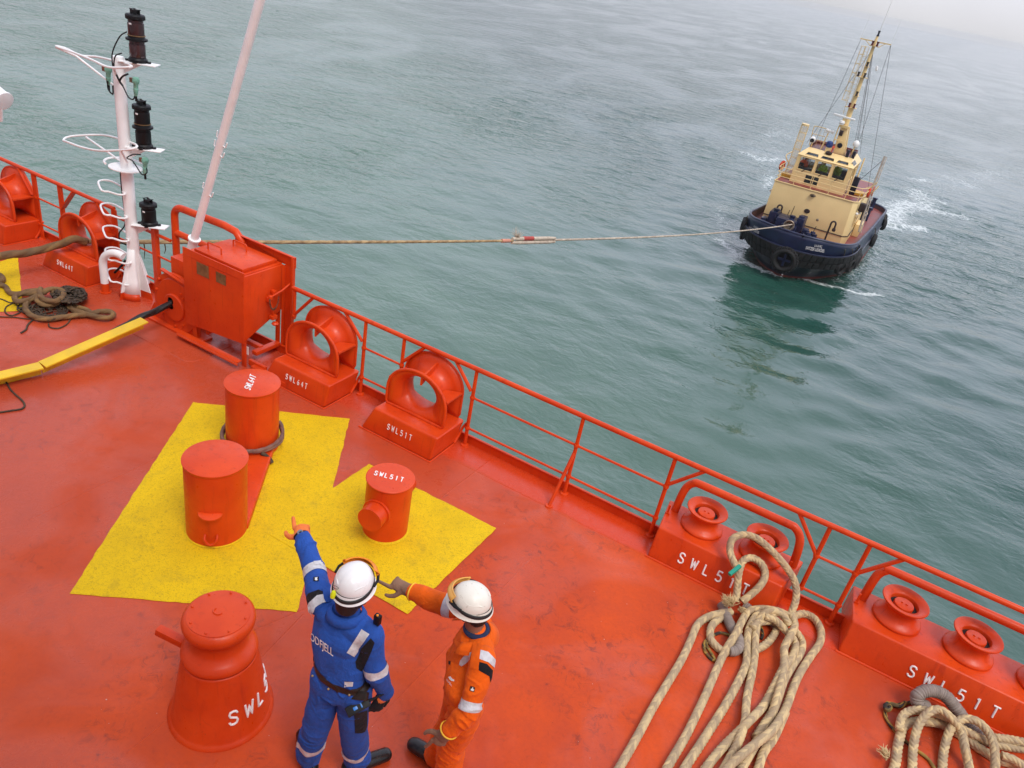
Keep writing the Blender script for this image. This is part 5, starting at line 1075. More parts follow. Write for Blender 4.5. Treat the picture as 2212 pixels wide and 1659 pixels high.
# the eye hanging on the box and over the roller
def up(q, z): return pz(q, z)
rope('hanging_eye', [up(z8(1560, 1370), .12), up(z8(1610, 1230), .22), up(z8(1605, 1090), .33), up(z8(1540, 970), .42), up(z8(1460, 870), .50), up(z8(1350, 760), .56), up(z8(1250, 690), .57), up(z8(1150, 670), .55), up(z8(1060, 710), .50), up(z8(1040, 810), .42), up(z8(1070, 900), .38), up(z8(1100, 960), .35)], RR, MROPE, t)
rope('eye_loop', [up(z8(1090, 1250), .10), up(z8(1105, 1120), .20), up(z8(1115, 1010), .30), up(z8(1150, 900), .38), up(z8(1230, 870), .40), up(z8(1310, 920), .38), up(z8(1345, 1010), .33), up(z8(1310, 1100), .28), up(z8(1230, 1180), .20), up(z8(1140, 1250), .13)], RR*1.02, MROPE, t)
tuft('frayed_end', pz(z9(1035, 240), .13), (-.3, -.2, .3), MROPE, t, 260, .10, 1.1)
tuft('frayed_end', pz(z9(1130, 290), .10), (.6, -.3, .1), MROPE, t, 50, .06, .8)
m = MB(); m.bar(pz(z8(1035, 1015), .36), pz(z8(1130, 940), .40), .035, .035); m.build('green_tie', simple('green_plastic_band', (.01, .30, .20), .5), t, bev=.006)
t2 = thing('chafe_sleeve', 'grey whipped rope sleeve lying under the loops of the bigger cream rope', 'rope sleeve', pz(z9(1080, 500), 0))
rope('sleeve', lay([z9(970, 250), z9(1020, 370), z9(1070, 470), z9(1120, 560), z9(1100, 640), z9(1030, 650)], .046), .045, MGR, t2, 'wrap'); rope('sleeve_tail', lay([z9(1160, 255), z9(1240, 310), z9(1330, 370), z9(1420, 400)], .045), .045, MGR, t2, 'wrap')
t2 = thing('lashing_cord', 'dark yellow-black cord looped beside the bigger cream rope', 'cord', pz(z9(900, 600), 0))
rope('cord', lay([z9(1050, 520), z9(960, 490), z9(870, 530), z9(815, 590), z9(830, 660), z9(880, 720), z9(910, 725), z9(880, 670), z9(835, 590), z9(850, 530), z9(900, 500)], .012), .014, MYB, t2, 'twist'); rope('cord_end', lay([z9(1310, 440), z9(1325, 500), z9(1310, 545)], .012), .013, MYB, t2, 'twist')
t = thing('mooring_rope', 'thick cream plaited rope coiled at the bottom right corner beside the three-roller fairlead', 'rope', pz(z10(1300, 1500), 0), 'cream ropes on deck')
def L10(l, lift): return lay([z10(x, y) for x, y in l], RR, lift)
rope('rope_lay', L10([(960, 1800), (1010, 1620), (1030, 1480), (1075, 1330), (1160, 1290), (1270, 1290), (1400, 1320), (1560, 1420), (1700, 1520), (1850, 1600), (2060, 1640), (2200, 1650)], [0, 0, 0, .0, .02, .03, .02, 0, 0, 0, 0, 0]), RR*1.1, MROPE, t)
rope('rope_lay', L10([(1040, 1360), (1060, 1260), (1120, 1210), (1230, 1200), (1350, 1230), (1470, 1290), (1560, 1360), (1700, 1430), (1850, 1480), (2050, 1510), (2200, 1520)], [.04, .05, .07, .10, .10, .10, .07, .04, .02, 0, 0]), RR, MROPE, t)
rope('rope_lay', L10([(1150, 1800), (1145, 1620), (1155, 1470), (1190, 1330), (1260, 1230), (1350, 1195), (1450, 1260), (1530, 1370), (1560, 1500), (1590, 1640), (1600, 1800)], [0, 0, .03, .08, .14, .17, .17, .10, .09, .02, 0]), RR, MROPE, t)
rope('rope_lay', L10([(1390, 1800), (1385, 1600), (1410, 1450), (1460, 1330), (1550, 1270), (1660, 1290), (1750, 1380), (1790, 1480), (1800, 1600), (1795, 1800)], [0, 0, .04, .10, .14, .16, .14, .12, .08, 0]), RR, MROPE, t)
rope('rope_lay', L10([(1800, 1420), (1900, 1430), (2050, 1460), (2200, 1500)], [.07, .06, .06, .04]), RR, MROPE, t)
rope('rope_lay', L10([(1850, 1560), (1960, 1600), (2050, 1690), (2120, 1800)], [.06, .07, .05, 0]), RR, MROPE, t)
tuft('frayed_end', pz(z10(930, 1570), .05), (-.6, .2, .3), MROPE, t, 90, .08, .9)
t2 = thing('chafe_sleeve', 'grey whipped rope sleeve bent over the coil at the bottom right corner', 'rope sleeve', pz(z10(1300, 1100), 0))
rope('sleeve', [pz(z10(*p), z) for p, z in (((1250, 1170), .06), ((1190, 1150), .10), ((1180, 1090), .16), ((1240, 1050), .20), ((1330, 1050), .20), ((1410, 1090), .19), ((1470, 1160), .15), ((1530, 1240), .10), ((1590, 1330), .06), ((1680, 1400), .06), ((1760, 1450), .06))], .053, MGR, t2, 'wrap')
t2 = thing('lashing_cord', 'knotted yellow-black cord at the bottom right coil', 'cord', pz(z10(950, 1200), 0))
rope('cord', lay([z10(1160, 1130), z10(1080, 1150), z10(1000, 1160), z10(940, 1150), z10(930, 1200), z10(935, 1260), z10(970, 1320), z10(1040, 1400), z10(1130, 1480), z10(1210, 1540), z10(1280, 1600), z10(1340, 1700)], .014), .014, MYB, t2, 'twist', pitch=.10); rope('knot', lay([z10(940, 1140), z10(970, 1180), z10(940, 1200), z10(930, 1160), z10(980, 1150), z10(1040, 1170), z10(1090, 1140)], .02, [.01, .02, .03, .02, .02, .01, .0]), .018, MYB, t2, 'twist')

# rope round the far bollard post
t = thing('rope_turn', 'old brown twisted rope looped round the foot of the far bollard post', 'rope', (BC.x, BC.y, 0))
P = []
for k in range(60): a = 2.2+k/59*2*PI*1.85; P.append(BC + Vector((.300*math.cos(a), .300*math.sin(a), .115+.028*(k/59)*2.0+.012*math.sin(a*1.5)+.05*max(0, math.sin(a-.6)))))
rope('turns', P, .019, MPUR, t, 'twist', sm=False); rope('tail', [BC+Vector((.27, -.14, .12)), BC+Vector((.33, -.10, .07)), BC+Vector((.38, -.10, .022))], .02, MDARK, t, 'twist')

# working rope through the left chock, out to the tug
HB = Vector((-9.59, 6.17, .50))
t = thing('towline', 'long tan rope running through the left chock and across the water to the tug', 'towline', (-9.59, 6.17, 0))
inb = [py((-60, 572), 4.9), py((0, 553), 5.12), py(z2(250, 865), 5.50), py(z2(500, 800), 5.83), py(z2(640, 750), 6.0), HB+Vector((0, -.02, -.06))]
rope('inboard_part', inb, .052, MBROWN, t, 'twist', step=.012)
S0 = HB+Vector((0, 0, -.06)); tg = Vector((-6.62, 55.3, SEA_Z+3.62))
def tow(u): p = S0 + (tg-S0)*u; return p - Vector((0, 0, 1))*4*u*(1-u)*SAG
SAG = .38
def u_at(px_):
    lo, hi = 0.0, 1.0
    for _ in range(40):
        m_ = (lo+hi)/2; d = tow(m_)-CAM; x = CX+FPX*d.dot(RT)/d.dot(FW)
        if x < px_: lo = m_
        else: hi = m_
    return lo
ua, ub = u_at(1108), u_at(1195)
rope('ship_part', [S0]+[tow(u) for u in np.linspace(.01, ua, 40)], .033, MTOW, t, 'twist', step=.02, n=12, pitch=.30)
rope('tug_part', [tow(u) for u in np.linspace(ub, 1, 40)], .036, MTOW2, t, 'twist', step=.05, n=10, pitch=.5)
uu = np.linspace(ua-.001, ub+.002, 8); ofs = Vector((0, 0, .055))
spl = MB(); spl.tube([tow(u)+ofs for u in uu], [.04]+[.055]*6+[.04], 12); spl.tube([tow(u)-ofs for u in uu], [.04]+[.055]*6+[.04], 12); so = spl.build('splice', MTOW2, t)
spl = MB(); spl.tube([tow(u)+ofs+Vector((0, 0, .004)) for u in np.linspace(ua+(ub-ua)*.22, ua+(ub-ua)*.46, 4)], 0.060, 12); spl.build('red_whipping', simple('faded_red_whipping', (.42, .06, .045), .8), t)
spl = MB(); spl.tube([tow(u)+ofs*0 for u in np.linspace(ua-(ub-ua)*.25, ua-(ub-ua)*.08, 3)], .052, 12); spl.build('pink_whipping', simple('faded_pink_whipping', (.55, .24, .16), .8), t)
tb = tuft('frayed_yarns', tow(ua+(ub-ua)*.08)+Vector((0, 0, .05)), (0, 0, .5), MTOW2, t, 60, .34, 1.0)
for q_ in (z2(1195, 745), z2(1240, 745), z2(1420, 745), z2(1515, 745), z2(1730, 745), z2(1945, 745)):
    u = u_at(q_[0]); p = tow(u); m = MB(); m.tube([p+Vector((0, 0, .02)), p+Vector((.02, 0, -.12)), p+Vector((-.03, .01, -.2-.1*random.random()))], [.010, .008, .003], 6); m.build('loose_yarn', MDARK, t)
# brown heap with its thin dark cords, on the left
t = thing('brown_rope', 'heavy brown rope with a spliced eye, coiled on the deck left of the white mast', 'rope', pz(z2(400, 1300), 0))
def L2(l, r, lift=None): return lay([z2(x, y) for x, y in l], r, lift)
r3 = .034
rope('rope_lay', L2([(-120, 1120), (0, 1145), (50, 1165), (80, 1210), (140, 1225), (230, 1205), (330, 1190)], r3), r3, MBROWN, t, 'twist')
rope('rope_lay', L2([(400, 1205), (290, 1215), (170, 1225), (125, 1260), (160, 1290), (260, 1270), (340, 1235), (360, 1185)], r3, [.05]*8), r3, MBROWN, t, 'twist')
rope('coil', L2([(350, 1180), (345, 1230), (390, 1275), (480, 1285), (540, 1250), (540, 1200), (470, 1180), (400, 1195), (330, 1240), (330, 1290), (400, 1320), (490, 1300), (515, 1250), (470, 1210), (440, 1200)], r3, [.12]*7+[.10, .08, .07, .06, .06, .07, .08, .09]), r3, MBROWN, t, 'twist')
rope('rope_lay', L2([(320, 1235), (240, 1290), (220, 1350), (270, 1410), (380, 1440), (500, 1430), (600, 1415), (700, 1405), (780, 1400)], r3, [.05, .03]+[.015]*7), r3, MBROWN, t, 'twist')
rope('eye_splice', L2([(680, 1350), (625, 1320), (600, 1335), (640, 1365), (720, 1390), (790, 1410), (860, 1425), (940, 1430), (980, 1400), (940, 1375), (860, 1375), (800, 1390), (740, 1360), (680, 1340)], r3, [.02]*14), r3, MBROWN, t, 'twist')
rope('hawser_end', L2([(-90, 1060), (-20, 1060), (15, 1085), (10, 1110), (-60, 1120)], r3*1.3), r3*1.3, MBROWN, t, 'twist')
t = thing('cord_heap', 'tangled heap of thin dark cord under the heavy brown rope', 'cord', pz(z2(600, 1230), 0))
random.seed(5)
def loopy(c, ax, by, turns, r, z0, dz, name):
    P = []; 
    for k in range(int(turns*16)):
        a = k/16*2*PI; w1 = 1-.72*random.random()**1.3; P.append(pz(z2(c[0]+ax*w1*math.cos(a)+random.uniform(-12, 12), c[1]+by*w1*math.sin(a)+random.uniform(-8, 8)), z0+dz*random.random()))
    rope(name, P, r, MDARK, t, 'twist', n=8, step=.012)
loopy((600, 1230), 150, 70, 24, .012, .015, .16, 'cord_coil'); loopy((640, 1240), 105, 60, 10, .012, .03, .12, 'cord_coil')
loopy((420, 1370), 180, 85, 7, .009, .012, .05, 'cord_tangle'); loopy((330, 1320), 200, 90, 4, .008, .010, .03, 'cord_tangle')
rope('cord_loop', L2([(420, 1480), (430, 1510), (500, 1520), (570, 1490), (610, 1440), (620, 1400)], .009), .009, MDARK, t, 'twist', n=8)
rope('cord_end', L2([(300, 1430), (240, 1490), (225, 1530), (180, 1560)], .011), .011, MDARK, t, 'twist', n=8)
rope('cord_tail', L2([(-100, 1270), (0, 1265), (90, 1300), (150, 1290), (60, 1330), (45, 1380), (100, 1410), (180, 1370), (130, 1300)], .009), .009, MDARK, t, 'twist', n=8)
rope('cord_tail', L2([(-100, 1410), (0, 1420), (130, 1425), (250, 1440), (330, 1430)], .008), .008, MDARK, t, 'twist', n=8)
t = thing('loose_cord', 'thin dark cord hanging from the yellow rope guard onto the deck at the left edge', 'cord', pz((30, 890), 0))
rope('cord', lay([za(0, 1290), za(55, 1340), za(90, 1400), za(140, 1450), za(195, 1500), za(215, 1540), za(190, 1570), za(100, 1585), za(0, 1600), za(-60, 1605)], .01), .010, MDARK, t, 'twist', n=8)
# wire rope and its yellow wooden guard
t = thing('wire_rope', 'short thick black wire rope running from the stopper hole into the yellow guard', 'wire rope', (-7.54, 5.86, 0))
wa = Vector((-7.53, 5.85, .36)); wb = pz(z2(1215, 1425), .30)
rope('wire', [Vector((-7.52, 5.95, .37)), wa, (wa+wb)/2-Vector((0, 0, .01)), wb, wb+(wb-wa)*1.2-Vector((0, 0, .05))], .040, MWIRE, t, 'twist', pitch=.32)
t = thing('rope_guard', 'long yellow wooden trough over the wire rope at the left edge', 'rope guard', pz((60, 810), 0))
def guard(a, b, za0, zb0, name):
    A = pz(a, za0); B = pz(b, zb0); d = (B-A).normalized(); s_ = d.cross(Vector((0, 0, 1))).normalized(); u_ = s_.cross(d)
    m = MB(); m.hexa([A, B, B+s_*-.135, A+s_*-.135, A+u_*.02, B+u_*.02, B-s_*.135+u_*.02, A-s_*.135+u_*.02]); m.build(name+'_top_board', MYEL, t, bev=.004)
    m = MB(); m.hexa([A+s_*.021-u_*.135, B+s_*.021-u_*.135, B+s_*.001-u_*.135, A+s_*.001-u_*.135, A+s_*.021+u_*.018, B+s_*.021+u_*.018, B+s_*.001+u_*.018, A+s_*.001+u_*.018]); m.build(name+'_side_board', MYEL, t, bev=.004)
    return A, B
guard(z2(1225, 1440), za(345, 1175), .335, .15, 'upper'); guard(za(345, 1180), za(-150, 1300), .148, .125, 'lower')
# ------------------------------------------------------------------ tug
TO = Vector((-6.2, 53.9, SEA_Z))
def TL(x, y, z): return TO + Vector((x, y, z))
MCREAM = simple('cream_tug_paint', (.84, .62, .29), .45, var=.05, scale=.8, bstr=.08, bscale=3, bdist=.02)
MNV = simple('navy_hull_paint', (.008, .015, .050), .38, var=.35, scale=1.2, bstr=.15, bscale=5, bdist=.02)
MHB = simple('black_hull_paint', (.006, .010, .022), .35, var=.4, scale=1.5)
MBOOTT = simple('red_antifouling', (.16, .030, .020), .6, var=.35, scale=1.5)
MRUB = simple('black_fender_rubber', (.010, .010, .010), .8, var=.5, scale=3, bstr=.4, bscale=8, bdist=.03)
MTDK = simple('red_brown_tug_deck', (.22, .045, .035), .5, var=.3, scale=1.2)
MTIN = simple('brown_bulwark_inside', (.075, .03, .028), .6, var=.3, scale=1.5)
MDKB = simple('dark_pipe_paint', (.03, .018, .016), .5, var=.3)
MRING = simple('worn_steel_ring', (.20, .16, .12), .35, metal=.8, var=.4, scale=8)
MGLS = simple('dark_window_glass', (.018, .026, .030), .05, var=.2)
MORB = simple('orange_lifebuoy', (.60, .06, .02), .5); MTARP = simple('blue_cover', (.02, .05, .20), .6, var=.3, scale=5)
MLRED = simple('dark_red_lamp_glass', (.10, .008, .010), .2); MWT = simple('white_fibreglass', (.82, .81, .78), .35, var=.04)
MCAB = simple('stay_wire', (.10, .09, .09), .5); MTY = simple('yellow_deck_gear', (.70, .38, .03), .5); MPOLE = simple('weathered_grey_pole', (.42, .36, .29), .6, var=.3, scale=4)
MMON = simple('dark_red_roof_deck', (.13, .018, .014), .5, var=.2)
tug = thing('tugboat', 'navy and cream tugboat with a tall mast, coming bow first across the water', 'tugboat', TO)
LV = [(-1.2, 1.2, 3.6, 9.5, 18.8, 1.5), (0, -.25, 3.95, 9.0, 19.6, 1.38), (1.6, -1.15, 3.82, 5.8, 20.2, 1.08), (2.7, -1.3, 3.80, 5.0, 20.4, .88), (3.7, -1.3, 3.78, 4.6, 20.5, .80)]
def hullp(u, z, off=0.0):
    """u in [-1, 1]: 0 the bow, negative to the left of the picture; z above the water"""
    for a, b in zip(LV[:-1], LV[1:]):
        if z <= b[0] or b is LV[-1]: f_ = (z-a[0])/(b[0]-a[0]); Yb, W_, Lb, Ys, e = [a[i]+(b[i]-a[i])*f_ for i in range(1, 6)]; break
    s = abs(u); e2 = .8; W_ += off; Yb -= off; Ys += off; Ls = 2.6
    if s < .42: a = s/.42*PI/2; x = W_*math.sin(a)**e; y = Yb+Lb*(1-math.cos(a)**e)
    elif s < .86: x = W_; y = Yb+Lb+(Ys-Ls-Yb-Lb)*(s-.42)/.44
    else: a = (s-.86)/.14*PI/2; x = W_*math.cos(a)**e2 if a < PI/2-1e-6 else 0; y = Ys-Ls+Ls*math.sin(a)**e2
    x = x if u > 0 else -x; cr, sr = math.cos(.035), math.sin(.035)
    return TL(x*cr+y*sr+.02, y*cr-x*sr, z)
def sheer(u): s = abs(u); return 3.72 - .80*min(1, max(0, (s-.12)/.5))**1.1
NU = 160; US = [-1+2*i/NU for i in range(NU)]
def hull_strip(name, zs, m, off=0, parent=None, rel=False, th_=None):
    mb = MB(); vs = []; fs = []
    for z in zs:
        for u in US: vs.append(hullp(u, z(u) if callable(z) else z, off))
    for j in range(len(zs)-1):
        for i in range(NU): k = (i+1) % NU; fs.append((j*NU+i, j*NU+k, (j+1)*NU+k, (j+1)*NU+i))
    mb.add(vs, fs); o = mb.build(name, m, parent, ang=50)
    if th_: md = o.modifiers.new('s', 'SOLIDIFY'); md.thickness = th_; md.offset = 0
    return o
hull = hull_strip('hull', [1.55, 1.7, 2.3, lambda u: sheer(u)*.5+1.35, lambda u: sheer(u)-.25, sheer], MNV, 0, tug, th_=.03)
hull_strip('lower_hull', [.62, .8, 1.2, 1.55], MHB, .005, hull); hull_strip('boot_top', [-1.0, -.3, .1, .62], MBOOTT, .006, hull)
hull_strip('bulwark_inside', [2.55, lambda u: sheer(u)-.03], MTIN, -.10, hull)
mb = MB(); mb.tube([hullp(u, sheer(u)+.01, -.05) for u in US], .085, 10, closed=True); mb.build('bulwark_rail', MNV, hull)
mb = MB(); mb.tube([hullp(u, 1.72, .03) for u in US], .07, 8, closed=True); mb.build('rubbing_strake', MHB, hull)
mb = MB(); mb.add([hullp(u, 2.6, -.06) for u in US], [tuple(range(NU))]); mb.build('deck', MTDK, tug)
HB_ = MB(); 
for j in range(6):
    z = .4+j*.62
for zz_a, zz_b in ((0, 1.7), (1.7, 2.75), (2.75, 3.72)):
    vs = [hullp(u, zz_a, .02) for u in US]+[hullp(u, zz_b, .02) for u in US]; HB_.add(vs, [(i, (i+1) % NU, NU+(i+1) % NU, NU+i) for i in range(NU)])
HULLB = BVHTree.FromPolygons([Vector(v) for v in HB_.v], HB_.f)
# bow fender: blocks of rubber
fd = MB(); 
for i in range(34):
    u0 = -.47+i*.94/34; u1 = u0+.94/34*.93
    if abs(u0) > .46: continue
    for z0, z1_ in ((1.62, 2.12), (2.15, 2.66)):
        dx = random.uniform(-.02, .02); P = [hullp(u0, z0, .02), hullp(u1, z0, .02), hullp(u1, z0, .26+dx), hullp(u0, z0, .26+dx), hullp(u0, z1_, .02), hullp(u1, z1_, .02), hullp(u1, z1_, .24+dx), hullp(u0, z1_, .24+dx)]; fd.hexa(P)
fo = fd.build('bow_fender', MRUB, tug, bev=.03)
mb = MB(); mb.tube([hullp(-.47+i*.94/80, 2.70, .13) for i in range(81)], .045, 8); mb.build('fender_rail', MNV, fo)
# tyres
def tyre(name, c, ax, R_, w_, chain=None, lbl=None):
    prof = []
    for k in range(21): a = k/20*2*PI; prof.append((R_-.5*w_*.62+ .5*w_*.62*math.cos(a), w_/2*math.sin(a)*.92))
    mb = MB(); mb.lathe([(R_*.55+ (R_*.45)*(.5-.5*math.cos(a))**.7, w_/2*math.sin(a)) if False else (R_*.78+R_*.22*math.cos(a), w_/2*math.sin(a)) for a in np.linspace(0, 2*PI, 19)], c, ax, n=40); o = mb.build(name, MRUB, tug, ang=60)
    if chain: mb = MB(); mb.tube(chain, .035, 8); mb.build('tyre_lashing', MRING, o)
    return o
bc = hullp(.015, 1.95, .38); bt = tyre('bow_tyre', bc, (.0, 1, .12), .86, .62)
tr = MB()
for k in range(26): a = k/26*2*PI; e1 = Vector((1, 0, 0)); e2 = Vector((0, -.12, 1)).normalized(); c = bc+(e1*math.cos(a)+e2*math.sin(a))*.86; tr.bar(c-Vector((0, .22, 0)), c+Vector((0, .1, 0)), .12, .09, (c-bc))
tr.build('tyre_tread', MRUB, bt, bev=.01)
mb = MB(); mb.bar(bc-Vector((.42, .12, .0)), bc+Vector((.42, -.12, 0)), .14, .10, (0, 1, 0)); mb.bar(bc-Vector((0, .12, .42)), bc+Vector((0, -.12, .42)), .14, .10, (0, 1, 0)); mb.build('tyre_cross', MNV, bt)
def side_tyre(q, z, R_=.52, w_=.34, side=1):
    d = ray(zt(*q)).normalized(); lo = min((abs((hullp(u, z)-CAM).normalized().dot(d)-1), u) for u in np.linspace(.02*side, .98*side, 400)); u = lo[1]
    c = hullp(u, z, .24); n_ = (hullp(u, z, .5)-hullp(u, z, 0)); n_ = (hullp(u+.004, z)-hullp(u-.004, z)).cross(Vector((0, 0, 1))).normalized()
    top = hullp(u, sheer(u)-.25, .05); mid = c+Vector((0, 0, R_*.7)); tyre('side_tyre', c, n_, R_, w_, [mid-Vector((0, .1, 0)), top-Vector((0, .15, 0))]); 
for q_, z in (((1380, 945), 1.75), ((1478, 925), 1.75), ((1552, 905), 1.75), ((1605, 895), 1.75), ((1757, 690), 1.6), ((1880, 470), 1.7)): side_tyre(q_, z)
side_tyre((1885, 400), 2.1, .42, .3)
for q_, z in (((285, 600), 1.7), ((300, 545), 2.5), ((315, 470), 2.4)): side_tyre(q_, z, side=-1)
# names on the bow
ux = lambda a, b: Vector(zt(*b))-Vector(zt(*a))
for s_, o_, e_, y_, n_ in (('LX-33-RC', (1122, 748), (1222, 762), (1129, 722), 5.0), ('SVITZER LEIXÕES', (1027, 775), (1277, 822), (1035, 739), 9.6), ('LX-33-RC', (466, 537), (522, 566), (472, 513), 5.0), ('SVITZER LEIXÕES', (412, 552), (549, 628), (418, 522), 9.6)):
    drape_text('name_lettering', s_, [HULLB], zt(*o_), ux(o_, e_)/n_, ux(o_, y_)*1.3, hull, MLET, .03, 1, .010)
for q_ in ((775, 1050), (762, 1075), (750, 1095), (545, 965), (548, 1000), (550, 1030)):
    p = drape_pt([HULLB], zt(*q_), .03); mb = MB(); mb.box(-.05, .05, -.01, .01, -.05, .05, Matrix.Translation(p)); mb.build('draught_mark', MLET, hull)
# superstructure
mb = MB(); a_ = [(-3.0, 3.95), (2.72, 4.15), (3.02, 4.6), (3.02, 13.2), (-3.0, 13.2)]; b_2 = [(-2.98, 4.0), (2.55, 4.2), (2.85, 4.62), (2.9, 13.2), (-2.98, 13.2)]
mb.add([TL(x, y, 2.55) for x, y in a_]+[TL(x, y, 5.6) for x, y in b_2], [(4, 3, 2, 1, 0), (5, 6, 7, 8, 9)]+[(i, (i+1) % 5, 5+(i+1) % 5, 5+i) for i in range(5)]); sup = mb.build('deckhouse', MCREAM, tug, bev=.04)
mb = MB(); mb.add([TL(x*.985, y+(.05 if y < 5 else -.05), 5.62) for x, y in b_2], [(0, 1, 2, 3, 4)]); mb.build('boat_deck', MTDK, sup)
mb = MB(); mb.tube([TL(x*1.005, y-.02, 5.60) for x, y in b_2], .045, 8, closed=True); mb.build('deck_edge', MCREAM, sup)
mb = MB(); mb.tube([TL(-3.02, 3.93, 3.15), TL(2.70, 4.12, 3.15), TL(3.02, 4.58, 3.15), TL(3.05, 10, 3.15)], .030, 8); mb.build('handrail_line', MDKB, sup)
mb = MB(); mb.lathe([(0, .04), (.17, .04), (.20, .02), (.20, 0)], TL(-.15, 4.06, 4.15), (0, -1, 0), n=24, squash=(1, .8)); mb.build('porthole', MDKB, sup)
mb = MB(); mb.lathe([(0, .16), (.10, .14), (.14, .05), (.14, 0)], TL(-.15, 4.05, 5.3), (0, -1, -.2), n=16, squash=(1.5, .8)); mb.build('deck_light', MRING, sup)
mb = MB(); mb.bar(TL(.75, 3.98, 3.85), TL(.75, 3.98, 3.35), .05, .04); mb.lathe([(.03, 0), (.11, .04), (.03, .1)], TL(.75, 3.95, 3.8), (0, -1, 0), n=5); mb.build('wall_fitting', MRING, sup)
for y in (5.6, 6.4): mb = MB(); mb.box(3.0, 3.05, y-.19, y+.19, 3.7, 4.45, Matrix.Translation(TO)); w1 = mb.build('side_window', MCREAM, sup, bev=.02); mb = MB(); mb.box(3.05, 3.06, y-.13, y+.13, 3.77, 4.38, Matrix.Translation(TO)); mb.build('pane', MGLS, w1)
for x, y in ((2.92, 4.9), (3.03, 5.4), (-3.03, 4.4)): mb = MB(); mb.lathe([(.05, 0), (.10, .06), (.08, .16), (0, .18)], TL(x, y, 4.75), (1 if x > 0 else -1, -.6, .2), n=12); mb.build('wall_lamp', MWT, sup)
for x, y0 in ((-2.1, 3.45), (1.75, 3.3)):                        # dark swan-neck vents
    mb = MB(); P = [TL(x, y0, 2.6), TL(x, y0, 3.95)]+[TL(x+.16*(1-math.cos(a)), y0, 3.98+.18*math.sin(a)) for a in np.linspace(.2, PI-.1, 9)]+[TL(x+.32, y0, 3.70)]; mb.tube(P, .062, 10); mb.lathe([(.10, 0), (.13, .1), (.10, .22)], TL(x+.32, y0, 3.5), n=12); mb.build('swan_neck_vent', MDKB, tug)
# wheelhouse: pillars, sills and real openings
wh = MB(); X0, X1, Y0, Y1 = -2.2, 1.62, 5.15, 9.4; TM = Matrix.Translation(TO); tilt = .10
wh.box(X0, X1, Y0, Y0+.08, 5.6, 6.58, TM); wh.box(X0, X1, Y1-.08, Y1, 5.6, 6.6, TM); wh.box(X0, X0+.08, Y0+.081, Y1-.081, 5.6, 6.6, TM); wh.box(X1-.08, X1, Y0+.081, Y1-.081, 5.6, 6.6, TM)
for a, b in ((X0, X0+.26), (-.92, -.72), (.24, .46), (X1-.26, X1)): wh.box(a, b, Y0+.002, Y0+.078, 6.58, 7.46, TM)
for a, b in ((Y0+.081, Y0+.35), (6.5, 6.65), (7.9, 8.1), (Y1-.25, Y1-.081)):
    for x in (X0+.002, X1-.078): wh.box(x, x+.076, a, b, 6.6, 7.46, TM)
for a, b in ((X0+.081, X0+.35), (-.95, -.75), (.2, .4), (X1-.35, X1-.081)): wh.box(a, b, Y1-.078, Y1-.002, 6.6, 7.46, TM)
wh.box(X0, X1, Y0, Y0+.081, 7.46, 7.56, TM); wh.box(X0, X1, Y1-.081, Y1, 7.46, 7.56, TM); wh.box(X0, X0+.08, Y0+.081, Y1-.081, 7.46, 7.56, TM); wh.box(X1-.08, X1, Y0+.081, Y1-.081, 7.46, 7.56, TM)
house = wh.build('wheelhouse', MCREAM, tug)
for a, b in ((X0+.26, -.92), (-.72, .24), (.46, X1-.26)):
    mb = MB(); P = [TL(a, Y0-.005, 6.58), TL(b, Y0-.005, 6.58), TL(b, Y0-.005, 7.46), TL(a, Y0-.005, 7.46)]; mb.tube(P, .035, 8, closed=True); wf = mb.build('window', MCREAM, house, ang=30)
    mb = MB(); mb.bar(TL((a+b)/2-.15, Y0-.03, 6.45), TL((a+b)/2+.05, Y0-.03, 6.68), .07, .05); mb.build('wiper', MDKB, wf)
gm, gt, gb = mat('clear_window_glass'); gb.inputs['Transmission Weight'].default_value = .9; gb.inputs['Roughness'].default_value = .02; gb.inputs['Base Color'].default_value = (.25, .30, .29, 1); gb.inputs['Alpha'].default_value = .28
mb = MB(); mb.box(X0+.26, X1-.26, Y0+.03, Y0+.036, 6.58, 7.46, TM); mb.build('front_panes', gm, house)
cn_ = MB(); cn_.box(X0+.2, X1-.2, Y0+.25, Y0+.75, 6.0, 6.72, TM); cn_.box(-.6, .1, 6.4, 7.0, 5.7, 6.55, TM); cn_.box(X0+.1, X0+.5, 6.0, 9.0, 5.7, 6.9, TM); cn_.box(.9, 1.4, 6.2, 6.8, 5.7, 7.1, TM); cn_.build('console', MHB, house, bev=.03)
mb = MB(); mb.box(X0+.08, X1-.08, Y0+.08, Y1-.08, 5.64, 5.68, TM); mb.build('floor', MHB, house)
mb = MB(); mb.box(-1.25, -.22, Y0-.02, Y0-.002, 5.72, 6.38, TM); lv = mb.build('lower_window', MCREAM, house, bev=.01)
for a, b, c, d_ in ((-1.2, -.76, 5.76, 6.03), (-.71, -.27, 5.76, 6.03), (-1.2, -.76, 6.07, 6.34), (-.71, -.27, 6.07, 6.34)): mb = MB(); mb.box(a, b, Y0-.028, Y0-.021, c, d_, TM); mb.build('pane', MGLS, lv)
rf = MB(); lo = [(X0-.06, Y0-.06), (X1+.06, Y0-.06), (X1+.06, Y1+.06), (X0-.06, Y1+.06)]; hi = [(X0+.38, Y0+1.15), (X1-.38, Y0+1.15), (X1-.38, Y1-.3), (X0+.38, Y1-.3)]
rf.add([TL(x, y, 7.55) for x, y in lo]+[TL(x, y, 8.02) for x, y in hi], [(3, 2, 1, 0), (4, 5, 6, 7)]+[(i, (i+1) % 4, 4+(i+1) % 4, 4+i) for i in range(4)]); roof = rf.build('roof', MCREAM, house, bev=.03)
def on_slope(x, v): return TL(x, Y0-.06+1.21*v, 7.55+.47*v)
